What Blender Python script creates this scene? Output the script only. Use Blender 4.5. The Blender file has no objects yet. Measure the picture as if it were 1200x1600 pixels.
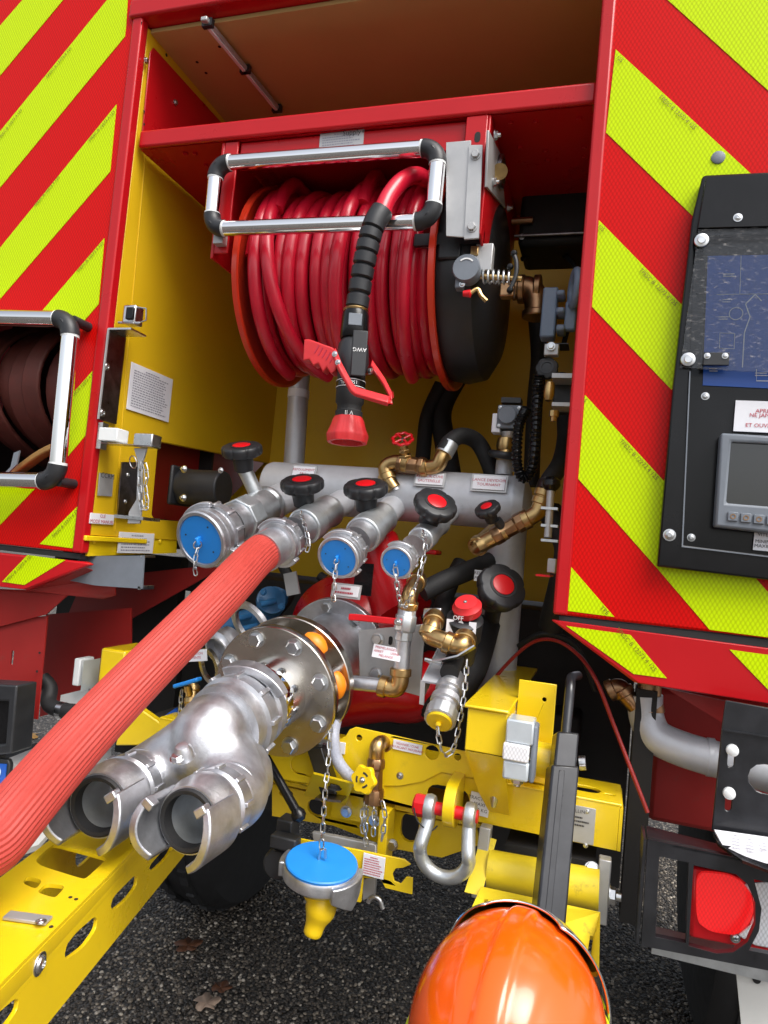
import bpy, bmesh, math, random
from mathutils import Vector as V, Matrix
from mathutils.geometry import tessellate_polygon
random.seed(7)
PI = math.pi
sc = bpy.context.scene
COL = sc.collection

# ---------------------------------------------------------------- camera
CAMPOS = V((1.12717, -1.31642, 1.42))
RW = Matrix(((0.9499421, 0.07321221, -0.30372681),
             (0.2984141, 0.07525225, 0.95146525),
             (0.092515, -0.99447326, 0.04963773)))       # camera (right, down, forward) -> world
FPX = 1100.0
cd = bpy.data.cameras.new('camera')
cd.sensor_fit = 'VERTICAL'; cd.sensor_height = 32; cd.lens = FPX/1600*32
cd.clip_start = 0.02; cd.clip_end = 500
cam = bpy.data.objects.new('camera', cd); COL.objects.link(cam)
m3 = Matrix((RW @ V((1, 0, 0)), RW @ V((0, -1, 0)), RW @ V((0, 0, -1)))).transposed()
cam.matrix_world = Matrix.Translation(CAMPOS) @ m3.to_4x4()
sc.camera = cam

# ---------------------------------------------------------------- light
SUN_EL, SUN_AZ = math.radians(54), math.radians(128)     # overcast, light from behind the viewer
w = bpy.data.worlds.new('World'); sc.world = w; w.use_nodes = True
nt = w.node_tree; bg = nt.nodes['Background']
sky = nt.nodes.new('ShaderNodeTexSky'); sky.sky_type = 'NISHITA'; sky.sun_disc = False
sky.sun_elevation = SUN_EL; sky.sun_rotation = SUN_AZ; sky.dust_density = 4.0; sky.air_density = 1.0
hs = nt.nodes.new('ShaderNodeHueSaturation'); hs.inputs['Saturation'].default_value = 0.35
nt.links.new(sky.outputs[0], hs.inputs['Color']); nt.links.new(hs.outputs[0], bg.inputs[0])
bg.inputs[1].default_value = 0.15
sd = bpy.data.lights.new('sun', 'SUN'); sd.energy = 1.5; sd.angle = math.radians(35); sd.color = (1, .97, .92)
sun = bpy.data.objects.new('sun', sd); COL.objects.link(sun)
sdir = V((math.sin(SUN_AZ)*math.cos(SUN_EL), math.cos(SUN_AZ)*math.cos(SUN_EL), math.sin(SUN_EL)))
sun.rotation_euler = sdir.to_track_quat('Z', 'Y').to_euler()
vs = sc.view_settings; vs.view_transform = 'Standard'; vs.look = 'None'; vs.gamma = 1; vs.exposure = 0.75

# ---------------------------------------------------------------- measuring helpers (pixel of the 1200x1600 photo -> point at a real depth)
def ray(px, py): return RW @ V(((px-600)/FPX, (py-800)/FPX, 1.0))
def P(px, py, Y=0.0):
    d = ray(px, py); return CAMPOS + d*((Y-CAMPOS.y)/d.y)
def PX(px, py, X):
    d = ray(px, py); return CAMPOS + d*((X-CAMPOS.x)/d.x)
def PZ(px, py, Z):
    d = ray(px, py); return CAMPOS + d*((Z-CAMPOS.z)/d.z)
def Pd(px, py, dep): return CAMPOS + ray(px, py)*dep
def axis(px, py, cosv, ix, iy):
    """axis of a disc seen foreshortened by cosv whose normal leans to (ix,iy) in the picture"""
    v = -ray(px, py).normalized()
    s = RW @ V((ix, iy, 0)); s = (s - v*s.dot(v)).normalized()
    return (v*cosv + s*math.sqrt(1-cosv*cosv)).normalized()

# ---------------------------------------------------------------- materials
MATS = {}
def mat(name, col, rough=.5, metal=0.0, bump=0.0, bscale=200, var=.0, vscale=8, coat=0.0, emit=None, trans=0, spec=.5, hexa=0, dirt=0.0):
    m = bpy.data.materials.new(name); m.use_nodes = True
    n = m.node_tree; b = n.nodes['Principled BSDF']
    b.inputs['Base Color'].default_value = (*col, 1); b.inputs['Roughness'].default_value = rough
    b.inputs['Metallic'].default_value = metal; b.inputs['Coat Weight'].default_value = coat
    b.inputs['Coat Roughness'].default_value = .08; b.inputs['Specular IOR Level'].default_value = spec
    if trans: b.inputs['Transmission Weight'].default_value = trans
    if emit: b.inputs['Emission Color'].default_value = (*emit[0], 1); b.inputs['Emission Strength'].default_value = emit[1]
    tc = n.nodes.new('ShaderNodeTexCoord')
    src = None
    if var or dirt:
        no = n.nodes.new('ShaderNodeTexNoise'); no.inputs['Scale'].default_value = vscale; no.inputs['Detail'].default_value = 8; no.inputs['Roughness'].default_value = .65
        n.links.new(tc.outputs['Object'], no.inputs['Vector'])
        rp = n.nodes.new('ShaderNodeValToRGB'); rp.color_ramp.elements[0].position = .3; rp.color_ramp.elements[1].position = .7
        k = 1-var
        rp.color_ramp.elements[0].color = (col[0]*k, col[1]*k, col[2]*k, 1); rp.color_ramp.elements[1].color = (min(1, col[0]*(1+var*.6)), min(1, col[1]*(1+var*.6)), min(1, col[2]*(1+var*.6)), 1)
        n.links.new(no.outputs['Fac'], rp.inputs[0]); src = rp.outputs[0]
        mr = n.nodes.new('ShaderNodeMapRange'); mr.inputs['To Min'].default_value = max(.02, rough*(1-.35)); mr.inputs['To Max'].default_value = min(1, rough*1.45)
        n.links.new(no.outputs['Fac'], mr.inputs[0]); n.links.new(mr.outputs[0], b.inputs['Roughness'])
        if dirt:
            n2 = n.nodes.new('ShaderNodeTexNoise'); n2.inputs['Scale'].default_value = 23; n2.inputs['Detail'].default_value = 10; n2.inputs['Roughness'].default_value = .75
            n.links.new(tc.outputs['Object'], n2.inputs['Vector'])
            r2 = n.nodes.new('ShaderNodeMapRange'); r2.inputs['From Min'].default_value = .58; r2.inputs['From Max'].default_value = .72; r2.inputs['To Max'].default_value = dirt
            n.links.new(n2.outputs['Fac'], r2.inputs[0])
            mx = n.nodes.new('ShaderNodeMix'); mx.data_type = 'RGBA'; mx.inputs['B'].default_value = (.07, .055, .04, 1)
            n.links.new(r2.outputs[0], mx.inputs['Factor']); n.links.new(src, mx.inputs['A']); src = mx.outputs['Result']
        n.links.new(src, b.inputs['Base Color'])
    if hexa:
        vo = n.nodes.new('ShaderNodeTexVoronoi'); vo.inputs['Scale'].default_value = hexa; vo.inputs['Randomness'].default_value = .06
        mp = n.nodes.new('ShaderNodeMapping'); mp.inputs['Scale'].default_value = (1, 0, .577); mp.inputs['Rotation'].default_value = (0, PI/4, 0)
        n.links.new(tc.outputs['Object'], mp.inputs['Vector']); n.links.new(mp.outputs[0], vo.inputs['Vector'])
        mr = n.nodes.new('ShaderNodeMapRange'); mr.inputs['From Min'].default_value = .25; mr.inputs['From Max'].default_value = .6
        n.links.new(vo.outputs['Distance'], mr.inputs[0])
        mx = n.nodes.new('ShaderNodeMix'); mx.data_type = 'RGBA'
        mx.inputs['A'].default_value = (*col, 1); mx.inputs['B'].default_value = (col[0]*.72, col[1]*.72, col[2]*.72, 1)
        n.links.new(mr.outputs[0], mx.inputs['Factor']); n.links.new(mx.outputs['Result'], b.inputs['Base Color'])
        bp = n.nodes.new('ShaderNodeBump'); bp.inputs['Strength'].default_value = .12; bp.inputs['Distance'].default_value = .0006
        n.links.new(vo.outputs['Distance'], bp.inputs['Height']); n.links.new(bp.outputs[0], b.inputs['Normal'])
    elif bump:
        nb = n.nodes.new('ShaderNodeTexNoise'); nb.inputs['Scale'].default_value = bscale; nb.inputs['Detail'].default_value = 5
        n.links.new(tc.outputs['Object'], nb.inputs['Vector'])
        bp = n.nodes.new('ShaderNodeBump'); bp.inputs['Strength'].default_value = bump; bp.inputs['Distance'].default_value = .001
        n.links.new(nb.outputs['Fac'], bp.inputs['Height']); n.links.new(bp.outputs[0], b.inputs['Normal'])
    MATS[name] = m; return m
mat('red_paint', (.46, .006, .010), .28, coat=.12, var=.06, vscale=5, spec=.3)
mat('red_dark_paint', (.30, .012, .010), .45, var=.15, vscale=6, dirt=.3)
mat('red_tape', (.62, .004, .003), .30, coat=.0, hexa=190, spec=.14)
mat('lime_tape', (.56, .76, .0005), .30, coat=.0, hexa=190, spec=.14)
mat('yellow_wall', (.68, .43, .008), .42, var=.05, vscale=4, bump=.08, bscale=260, dirt=.10)
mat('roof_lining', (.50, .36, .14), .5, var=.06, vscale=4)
mat('yellow_paint', (.80, .56, .008), .28, coat=.35, var=.05, vscale=7, dirt=.16)
mat('yellow_worn', (.72, .55, .02), .4, var=.12, vscale=14, dirt=.7)
mat('yellow_plastic', (.83, .56, .006), .35, var=.04)
mat('chrome', (.86, .86, .87), .06, 1)
mat('zinc', (.62, .63, .64), .28, 1, var=.18, vscale=60)
mat('aluminium', (.56, .57, .60), .40, .92, var=.24, vscale=30, bump=.32, bscale=420, dirt=.22)
mat('aluminium_satin', (.56, .575, .61), .42, .3, var=.14, vscale=12, bump=.08, bscale=240, dirt=.18)
mat('flange_steel', (.60, .56, .50), .24, 1, var=.16, vscale=15)
mat('galvanised', (.55, .58, .60), .38, .8, var=.25, vscale=22, bump=.15, bscale=120)
mat('steel_plate', (.30, .28, .29), .3, 1, var=.4, vscale=40)
mat('brass', (.55, .37, .16), .30, 1, var=.2, vscale=45, bump=.08, bscale=300)
mat('bronze', (.36, .21, .11), .36, 1, var=.25, vscale=45)
mat('black_plastic', (.018, .019, .022), .42, var=.2, vscale=30, bump=.12, bscale=500)
mat('black_soft', (.012, .012, .013), .62, var=.2, vscale=20, bump=.2, bscale=400)
mat('black_gloss', (.007, .007, .008), .2, coat=.08, var=.3, vscale=14, spec=.25)
mat('bar_black', (.02, .021, .025), .3, .2, var=.5, vscale=18, coat=.3, dirt=.15)
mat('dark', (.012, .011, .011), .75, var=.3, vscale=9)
mat('rubber_tyre', (.013, .013, .014), .8, var=.3, vscale=20, bump=.3, bscale=80)
mat('blue_cap', (.015, .24, .72), .42, var=.06, vscale=30, bump=.05)
mat('blue_paint', (.02, .13, .30), .4, var=.2, vscale=20)
mat('grey_plastic', (.16, .18, .21), .5, var=.1, vscale=30)
mat('grey_blue', (.20, .27, .38), .45, var=.1, vscale=20)
mat('white_label', (.74, .74, .78), .45, var=.04, vscale=30)
mat('white_plastic', (.72, .74, .74), .35, var=.05)
mat('grey_plate', (.46, .46, .46), .42, .5, var=.10, vscale=20)
mat('print_red', (.45, .02, .05), .5)
mat('print_black', (.03, .03, .035), .5)
mat('print_grey', (.25, .25, .30), .5)
mat('print_white', (.75, .75, .75), .5)
mat('print_brown', (.16, .12, .0), .5)
mat('red_rubber', (.56, .008, .03), .30, var=.14, vscale=18, coat=.15, bump=.06, bscale=220, dirt=.12)
mat('orange_rim', (.60, .035, .012), .3, coat=.3, var=.08)
mat('red_plastic', (.62, .025, .03), .38, var=.12, vscale=30)
mat('red_cap', (.62, .006, .012), .35)
mat('hose_fabric', (.44, .046, .034), .5, var=.10, vscale=60, bump=.35, bscale=900)
mat('brown_hose', (.10, .022, .016), .6, var=.25, vscale=25, bump=.2)
mat('wood', (.30, .16, .045), .6, var=.3, vscale=12)
mat('orange_shell', (.88, .105, .003), .18, coat=.4, var=.03)
mat('orange_guard', (.85, .24, .01), .4)
mat('lime_trim', (.55, .70, .01), .4)
mat('lamp_red', (.75, .008, .012), .12, coat=.5, emit=((.9, .02, .02), .35), hexa=260)
mat('lamp_white', (.84, .85, .88), .15, coat=.5, hexa=240)
mat('lamp_clear', (.62, .68, .72), .12, .35, var=.1, vscale=30)
mat('screen', (.006, .006, .006), .05, coat=.8)
mat('panel_blue', (.008, .085, .42), .3)
mat('braid', (.36, .38, .45), .42, var=.25, vscale=300)
mat('white_frame', (.6, .6, .58), .6, var=.08)
def mat_pebble():
    m = bpy.data.materials.new('pebbles'); m.use_nodes = True; n = m.node_tree; b = n.nodes['Principled BSDF']
    tc = n.nodes.new('ShaderNodeTexCoord')
    vo = n.nodes.new('ShaderNodeTexVoronoi'); vo.inputs['Scale'].default_value = 80
    n.links.new(tc.outputs['Object'], vo.inputs['Vector'])
    rp = n.nodes.new('ShaderNodeValToRGB'); e = rp.color_ramp.elements
    e[0].color = (.05, .045, .04, 1); e[1].color = (.40, .36, .31, 1); e.new(.4).color = (.08, .066, .052, 1); e.new(.8).color = (.17, .14, .11, 1)
    sp = n.nodes.new('ShaderNodeSeparateColor'); n.links.new(vo.outputs['Color'], sp.inputs[0]); n.links.new(sp.outputs[0], rp.inputs[0])
    mr = n.nodes.new('ShaderNodeMapRange'); mr.inputs['From Min'].default_value = .35; mr.inputs['From Max'].default_value = .62; mr.inputs['To Min'].default_value = 1; mr.inputs['To Max'].default_value = .12
    n.links.new(vo.outputs['Distance'], mr.inputs[0])
    mx = n.nodes.new('ShaderNodeMix'); mx.data_type = 'RGBA'; mx.blend_type = 'MULTIPLY'; mx.inputs['Factor'].default_value = 1
    n.links.new(rp.outputs[0], mx.inputs['A']); n.links.new(mr.outputs[0], mx.inputs['B']); n.links.new(mx.outputs['Result'], b.inputs['Base Color'])
    b.inputs['Roughness'].default_value = .6
    bp = n.nodes.new('ShaderNodeBump'); bp.inputs['Strength'].default_value = 1; bp.inputs['Distance'].default_value = .006; bp.invert = True
    n.links.new(vo.outputs['Distance'], bp.inputs['Height']); n.links.new(bp.outputs[0], b.inputs['Normal'])
    MATS['pebbles'] = m
mat_pebble()

# ---------------------------------------------------------------- geometry helpers
def frame(d, up=None):
    d = d.normalized(); up = up or (V((0, 0, 1)) if abs(d.z) < .95 else V((0, 1, 0)))
    u = up.cross(d).normalized(); v = d.cross(u).normalized()
    return u, v, d
class MB:
    def __init__(s): s.v = []; s.f = []
    def add(s, vs, fs):
        o = len(s.v); s.v += [V(x) for x in vs]; s.f += [tuple(i+o for i in f) for f in fs]; return s
    def box(s, a, b):
        x0, y0, z0 = (min(a[i], b[i]) for i in range(3)); x1, y1, z1 = (max(a[i], b[i]) for i in range(3))
        return s.add([(x0,y0,z0),(x1,y0,z0),(x1,y1,z0),(x0,y1,z0),(x0,y0,z1),(x1,y0,z1),(x1,y1,z1),(x0,y1,z1)],
                     [(0,3,2,1),(4,5,6,7),(0,1,5,4),(1,2,6,5),(2,3,7,6),(3,0,4,7)])
    def obox(s, c, u, v, n, a, b, d):
        """box centred at c, half sizes a,b,d along u,v,n"""
        pts = [c+u*(i*a)+v*(j*b)+n*(k*d) for k in (-1, 1) for j in (-1, 1) for i in (-1, 1)]
        return s.add(pts, [(0,2,3,1),(4,5,7,6),(0,1,5,4),(1,3,7,5),(3,2,6,7),(2,0,4,6)])
    def lathe(s, O, d, prof, n=32, up=None, rf=None):
        u, v, d = frame(d, up); vs = []; fs = []
        for t, r in prof:
            for k in range(n):
                a = 2*PI*k/n; rr = r*(rf(a) if rf else 1)
                vs.append(O+d*t+(u*math.cos(a)+v*math.sin(a))*rr)
        m = len(prof)
        for i in range(m-1):
            for k in range(n):
                k2 = (k+1) % n; fs.append((i*n+k, i*n+k2, (i+1)*n+k2, (i+1)*n+k))
        if prof[0][1] > 1e-6: fs.append(tuple(reversed(range(n))))
        if prof[-1][1] > 1e-6: fs.append(tuple((m-1)*n+k for k in range(n)))
        return s.add(vs, fs)
    def cyl(s, a, b, r, n=24, r2=None):
        return s.lathe(V(a), V(b)-V(a), [(0, r), ((V(b)-V(a)).length, r if r2 is None else r2)], n)
    def ring(s, O, d, t0, t1, r0, r1, n=40):
        """hollow ring, inner r0 outer r1, closed"""
        return s.lathe_closed(O, d, [(t0, r0), (t0, r1), (t1, r1), (t1, r0)], n)
    def lathe_closed(s, O, d, prof, n=40, up=None):
        u, v, d = frame(d, up); vs = []; fs = []; m = len(prof)
        for t, r in prof:
            for k in range(n):
                a = 2*PI*k/n; vs.append(O+d*t+(u*math.cos(a)+v*math.sin(a))*r)
        for i in range(m):
            j = (i+1) % m
            for k in range(n):
                k2 = (k+1) % n; fs.append((i*n+k, i*n+k2, j*n+k2, j*n+k))
        return s.add(vs, fs)
    def torus(s, O, d, R, r, n=32, m=10):
        return s.lathe_closed(O, d, [(r*math.sin(2*PI*i/m), R+r*math.cos(2*PI*i/m)) for i in range(m)], n)
    def tube(s, path, r, n=12, rf=None, cap=True, up=None, nmax=None):
        path = [V(p) for p in path]; m = len(path); rs = r if isinstance(r, (list, tuple)) else [r]*m
        T = [(path[min(i+1, m-1)]-path[max(i-1, 0)]).normalized() for i in range(m)]
        u, v, _ = frame(T[0], up); vs = []; fs = []
        for i in range(m):
            u = (u - T[i]*u.dot(T[i])).normalized(); v = T[i].cross(u)
            for k in range(n):
                a = 2*PI*k/n; rr = rs[i]*(rf(a) if rf else 1)
                vs.append(path[i]+(u*math.cos(a)+v*math.sin(a))*rr)
        for i in range(m-1):
            for k in range(n):
                k2 = (k+1) % n; fs.append((i*n+k, i*n+k2, (i+1)*n+k2, (i+1)*n+k))
        if cap: fs.append(tuple(reversed(range(n)))); fs.append(tuple((m-1)*n+k for k in range(n)))
        return s.add(vs, fs)
    def ribbon(s, path, wv, w, t, closed=False):
        """flat bar swept along path; wv = width direction"""
        path = [V(p) for p in path]; m = len(path); wv = wv.normalized(); vs = []; fs = []
        for i in range(m):
            a = path[i-1] if (closed or i > 0) else path[i]; b = path[(i+1) % m] if (closed or i < m-1) else path[i]
            T = (b-a).normalized(); nn = T.cross(wv).normalized()
            k = 1.0
            if 0 < i < m-1:
                c = (path[i]-path[i-1]).normalized().dot((path[i+1]-path[i]).normalized()); k = 1/max(.5, math.sqrt(max(.05, (1+c)/2)))
            for sx, sy in ((-1, -1), (1, -1), (1, 1), (-1, 1)): vs.append(path[i]+wv*(sx*w/2)+nn*(sy*t/2*k))
        for i in range(m if closed else m-1):
            j = (i+1) % m
            for k in range(4): k2 = (k+1) % 4; fs.append((i*4+k, i*4+k2, j*4+k2, j*4+k))
        if not closed: fs.append((3, 2, 1, 0)); fs.append(tuple((m-1)*4+k for k in range(4)))
        return s.add(vs, fs)
    def plate(s, outer, t, nrm, holes=()):
        """flat polygon (3D points) with holes, thickness t along -nrm"""
        loops = [[V(p) for p in outer]]+[[V(p) for p in h] for h in holes]
        flat = [p for l in loops for p in l]; n = len(flat); nrm = nrm.normalized()
        tris = tessellate_polygon(loops)
        vs = flat+[p-nrm*t for p in flat]; fs = []
        for a, b, c in tris:
            g = (flat[b]-flat[a]).cross(flat[c]-flat[a]).dot(nrm)
            if abs(g) < 1e-12: continue
            f = (a, b, c) if g > 0 else (a, c, b)
            fs.append(f); fs.append((f[0]+n, f[2]+n, f[1]+n))
        o = 0
        for l in loops:
            k = len(l)
            for i in range(k): j = (i+1) % k; fs.append((o+i, o+j, o+j+n, o+i+n))
            o += k
        return s.add(vs, fs)
    def poly(s, pts):
        return s.add(pts, [tuple(range(len(pts)))])
    def loft(s, secs, cap=True):
        n = len(secs[0]); vs = [p for c in secs for p in c]; fs = []
        for i in range(len(secs)-1):
            for k in range(n): k2 = (k+1) % n; fs.append((i*n+k, i*n+k2, (i+1)*n+k2, (i+1)*n+k))
        if cap: fs.append(tuple(reversed(range(n)))); fs.append(tuple((len(secs)-1)*n+k for k in range(n)))
        return s.add(vs, fs)
    def build(s, name, material, parent=None, bevel=0, ang=38, seg=2, solid=0, sub=0, fix=True):
        if not s.v: raise ValueError(name)
        c = V((0, 0, 0))
        lo = V([min(p[i] for p in s.v) for i in range(3)]); hi = V([max(p[i] for p in s.v) for i in range(3)]); c = (lo+hi)/2
        me = bpy.data.meshes.new(name); me.from_pydata([p-c for p in s.v], [], s.f)
        if fix:
            bm = bmesh.new(); bm.from_mesh(me); bmesh.ops.remove_doubles(bm, verts=bm.verts, dist=1e-6); bmesh.ops.recalc_face_normals(bm, faces=bm.faces); bm.to_mesh(me); bm.free()
        me.materials.append(MATS[material])
        me.polygons.foreach_set('use_smooth', [True]*len(me.polygons)); me.set_sharp_from_angle(angle=math.radians(ang))
        o = bpy.data.objects.new(name, me); COL.objects.link(o); place(o, c, parent)
        if solid: md = o.modifiers.new('solid', 'SOLIDIFY'); md.thickness = solid; md.offset = -1
        if bevel: md = o.modifiers.new('bevel', 'BEVEL'); md.width = bevel; md.segments = seg; md.limit_method = 'ANGLE'; md.angle_limit = math.radians(40); md.harden_normals = False
        if sub: md = o.modifiers.new('sub', 'SUBSURF'); md.levels = sub; md.render_levels = sub
        return o
WL = {}
def place(o, c, parent):
    """put o at world point c; parents are never rotated"""
    WL[o.name] = c.copy()
    if parent is not None: o.parent = parent; o.location = c - WL[parent.name]
    else: o.location = c
def thing(name, label, cat, loc=(0, 0, 0), group=None):
    o = bpy.data.objects.new(name, None); COL.objects.link(o); o.empty_display_size = .05
    place(o, V(loc), None); return tag(o, label, cat, group)
def tag(o, label, cat, group=None, kind=None):
    if kind: o['kind'] = kind
    if label: o['label'] = label
    if cat: o['category'] = cat
    if group: o['group'] = group
    return o
CACHE = {}
def inst(key, maker, material, name, parent, O, d, scale=1.0, up=None):
    """a piece built once along +Z and shared"""
    k = (key, material)
    if k not in CACHE:
        mb = maker(); me = bpy.data.meshes.new(key); me.from_pydata(mb.v, [], mb.f); me.materials.append(MATS[material])
        me.polygons.foreach_set('use_smooth', [True]*len(me.polygons)); me.set_sharp_from_angle(angle=math.radians(35)); CACHE[k] = me
    o = bpy.data.objects.new(name, CACHE[k]); COL.objects.link(o)
    u, v, n = frame(V(d), up)
    place(o, V(O), parent)
    o.rotation_euler = Matrix((u, v, n)).transposed().to_euler(); o.scale = (scale,)*3
    return o
def mk_hex():   # hex bolt of head radius 1 with washer, along +Z
    z = V((0, 0, 1)); m = MB(); o = V((0, 0, 0))
    m.lathe(o, z, [(0, 1.25), (.14, 1.25), (.16, 1.0)], 20); m.lathe(V((0, 0, .15)), z, [(0, 1), (.55, 1), (.68, .86)], 6); return m
def mk_nutbolt():   # nut with a bolt end standing out
    z = V((0, 0, 1)); m = mk_hex(); m.lathe(V((0, 0, .8)), z, [(0, .5), (.6, .5), (.68, .42)], 12); return m
def mk_dome():  # pan head screw of radius 1
    m = MB(); m.lathe(V((0, 0, 0)), V((0, 0, 1)), [(0, 1.25), (.1, 1.22), (.12, .95), (.35, .8), (.48, .45), (.5, .4), (.3, .36), (.3, 0)], 18); return m
def hexbolt(par, O, d, r=.008, m='zinc'): return inst('hexbolt', mk_hex, m, 'bolt', par, O, d, r)
def nutbolt(par, O, d, r=.008, m='zinc'): return inst('nutbolt', mk_nutbolt, m, 'bolt', par, O, d, r)
def screw(par, O, d, r=.006, m='zinc', name='screw'): return inst('panscrew', mk_dome, m, name, par, O, d, r)
def spline(pts, k=8):
    pts = [V(p) for p in pts]; out = []; n = len(pts)
    for i in range(n-1):
        p0 = pts[max(i-1, 0)]; p1 = pts[i]; p2 = pts[i+1]; p3 = pts[min(i+2, n-1)]
        for j in range(k):
            t = j/k; out.append(.5*((2*p1)+(p2-p0)*t+(2*p0-5*p1+4*p2-p3)*t*t+(3*p1-p0-3*p2+p3)*t**3))
    out.append(pts[-1]); return out
def chain_mb(path, L=.017, wr=.0014, wd=.0042):
    """welded chain along a polyline"""
    path = spline(path, 10); m = MB(); acc = [0]
    for a, b in zip(path, path[1:]): acc.append(acc[-1]+(b-a).length)
    def at(s):
        for i in range(len(path)-1):
            if acc[i+1] >= s: t = (s-acc[i])/max(1e-9, acc[i+1]-acc[i]); return path[i].lerp(path[i+1], t)
        return path[-1]
    n = max(2, int(acc[-1]/(L*.78))); st = acc[-1]/n
    for i in range(n):
        a = at(i*st-.1*st); b = at((i+1)*st+.1*st); d = (b-a)
        if d.length < 1e-5: continue
        u, v, d = frame(d); side = u if i % 2 else v; c = (a+b)/2; h = L/2-wd
        pts = []
        for k in range(10):
            an = 2*PI*k/10; pts.append(c+side*(wd*math.cos(an))+d*(wd*math.sin(an)+(h if math.sin(an) > 0 else -h)))
        mm = len(pts); vs = []; fs = []
        for k in range(mm):
            T = (pts[(k+1) % mm]-pts[k-1]).normalized(); q = T.cross(side.cross(d)).normalized(); z = side.cross(d).normalized()
            for j in range(5): an = 2*PI*j/5; vs.append(pts[k]+(q*math.cos(an)+z*math.sin(an))*wr)
        for k in range(mm):
            k2 = (k+1) % mm
            for j in range(5): j2 = (j+1) % 5; fs.append((k*5+j, k*5+j2, k2*5+j2, k2*5+j))
        m.add(vs, fs)
    return m
FONTM = {}
def text_on(parent, s, c, u, v, size, material='print_red', name='lettering', lift=.0006):
    """flat printed lettering centred at c, reading along u, up v"""
    cu = bpy.data.curves.new('t', 'FONT'); cu.body = s; cu.size = size; cu.align_x = 'CENTER'; cu.align_y = 'CENTER'; cu.resolution_u = 2; cu.space_line = 1.0
    to = bpy.data.objects.new('t', cu); me = bpy.data.meshes.new_from_object(to); bpy.data.objects.remove(to); bpy.data.curves.remove(cu)
    me.materials.clear(); me.materials.append(MATS[material]); me.name = name
    n = u.cross(v).normalized(); M = Matrix((u.normalized(), v.normalized(), n)).transposed()
    o = bpy.data.objects.new(name, me); COL.objects.link(o); place(o, c+n*lift, parent); o.rotation_euler = M.to_euler()
    return o
def print_lines(parent, c, u, v, w, h, rows, material='print_grey', name='print', title=True):
    """lines of print too small to read"""
    m = MB(); u = u.normalized(); v = v.normalized(); n = u.cross(v).normalized(); rnd = random.Random(rows*7+int(w*1e4)); lh = h/rows
    for i in range(rows):
        y = h/2-(i+.5)*lh; x = -w/2 if i or not title else -w*.2; xe = w/2*rnd.uniform(.5, 1) if i or not title else w*.2
        while x < xe:
            ww = min(rnd.uniform(.02, .07)*w, xe-x)
            if ww > .004*w: 
                p = c+u*(x+ww/2)+v*y+n*.0006; m.add([p-u*ww/2-v*lh*.22, p+u*ww/2-v*lh*.22, p+u*ww/2+v*lh*.22, p-u*ww/2+v*lh*.22], [(0, 1, 2, 3)])
            x += ww+.016*w
    return m.build(name, material, parent, fix=False)
def sign(name, label, c, u, v, w, h, lines=None, size=.01, ink='print_red', rows=0, th=.0025, group=None, m='white_label', frame_m=None):
    t = thing(name, label, 'sign', c, group); u = u.normalized(); v = v.normalized(); n = u.cross(v).normalized()
    MB().obox(c-n*(th/2), u, v, n, w/2, h/2, th/2).build('plate', m, t, bevel=.0005)
    if frame_m: MB().obox(c-n*(th+.0015), u, v, n, w/2+.004, h/2+.004, .0012).build('backing', frame_m, t)
    if lines:
        k = len(lines)
        for i, s in enumerate(lines):
            if s: text_on(t, s, c+v*((k-1)/2-i)*size*1.15, u, v, size, ink)
    if rows: print_lines(t, c, u, v, w*.86, h*.86, rows, ink)
    return t
def quad_sign(name, label, px4, Y=None, X=None, **k):
    """sign whose picture corners TL,TR,BR,BL lie on a plane Y= or X="""
    q = [(P(a, b, Y) if Y is not None else PX(a, b, X)) for a, b in px4]
    c = (q[0]+q[1]+q[2]+q[3])/4; u = (q[1]-q[0]+q[2]-q[3])/2; v = (q[0]-q[3]+q[1]-q[2])/2
    w, h = u.length, v.length; u.normalize(); v = (v-u*v.dot(u)).normalized()
    return sign(name, label, c, u, v, w, h, **k)
def arc(c, u, v, r, a0, a1, n=8): return [c+u*(r*math.cos(a0+(a1-a0)*i/n))+v*(r*math.sin(a0+(a1-a0)*i/n)) for i in range(n+1)]
def slot(c, u, v, hw, hh, k=6):
    """stadium or round outline, half sizes hw along u, hh along v"""
    r = min(hw, hh); out = []
    if hw >= hh:
        out += arc(c+u*(hw-r), u, v, r, -PI/2, PI/2, k); out += arc(c-u*(hw-r), u, v, r, PI/2, 3*PI/2, k)
    else:
        out += arc(c+v*(hh-r), u, v, r, 0, PI, k); out += arc(c-v*(hh-r), u, v, r, PI, 2*PI, k)
    return out
def rrect(c, u, v, a, b, r, k=4):
    out = []
    for sx, sy, s0 in ((1, -1, -PI/2), (1, 1, 0), (-1, 1, PI/2), (-1, -1, PI)): out += arc(c+u*(sx*(a-r))+v*(sy*(b-r)), u, v, r, s0, s0+PI/2, k)
    return out
UX, UY, UZ = V((1, 0, 0)), V((0, 1, 0)), V((0, 0, 1))

# ================================================================ ground
g = MB().poly([V((-60, -60, 0)), V((60, -60, 0)), V((60, 60, 0)), V((-60, 60, 0))]).build('ground', 'pebbles'); tag(g, 'dark wet ground of small exposed pebbles', None, kind='structure')

# ================================================================ truck body
T = thing('fire_truck', 'red fire truck rear body with yellow reflective chevrons and open yellow pump bay', 'fire truck', (0.5, 0, 0))
XL, XR, ZB, ZT = 0.0, 1.05, 1.343, 2.60
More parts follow.
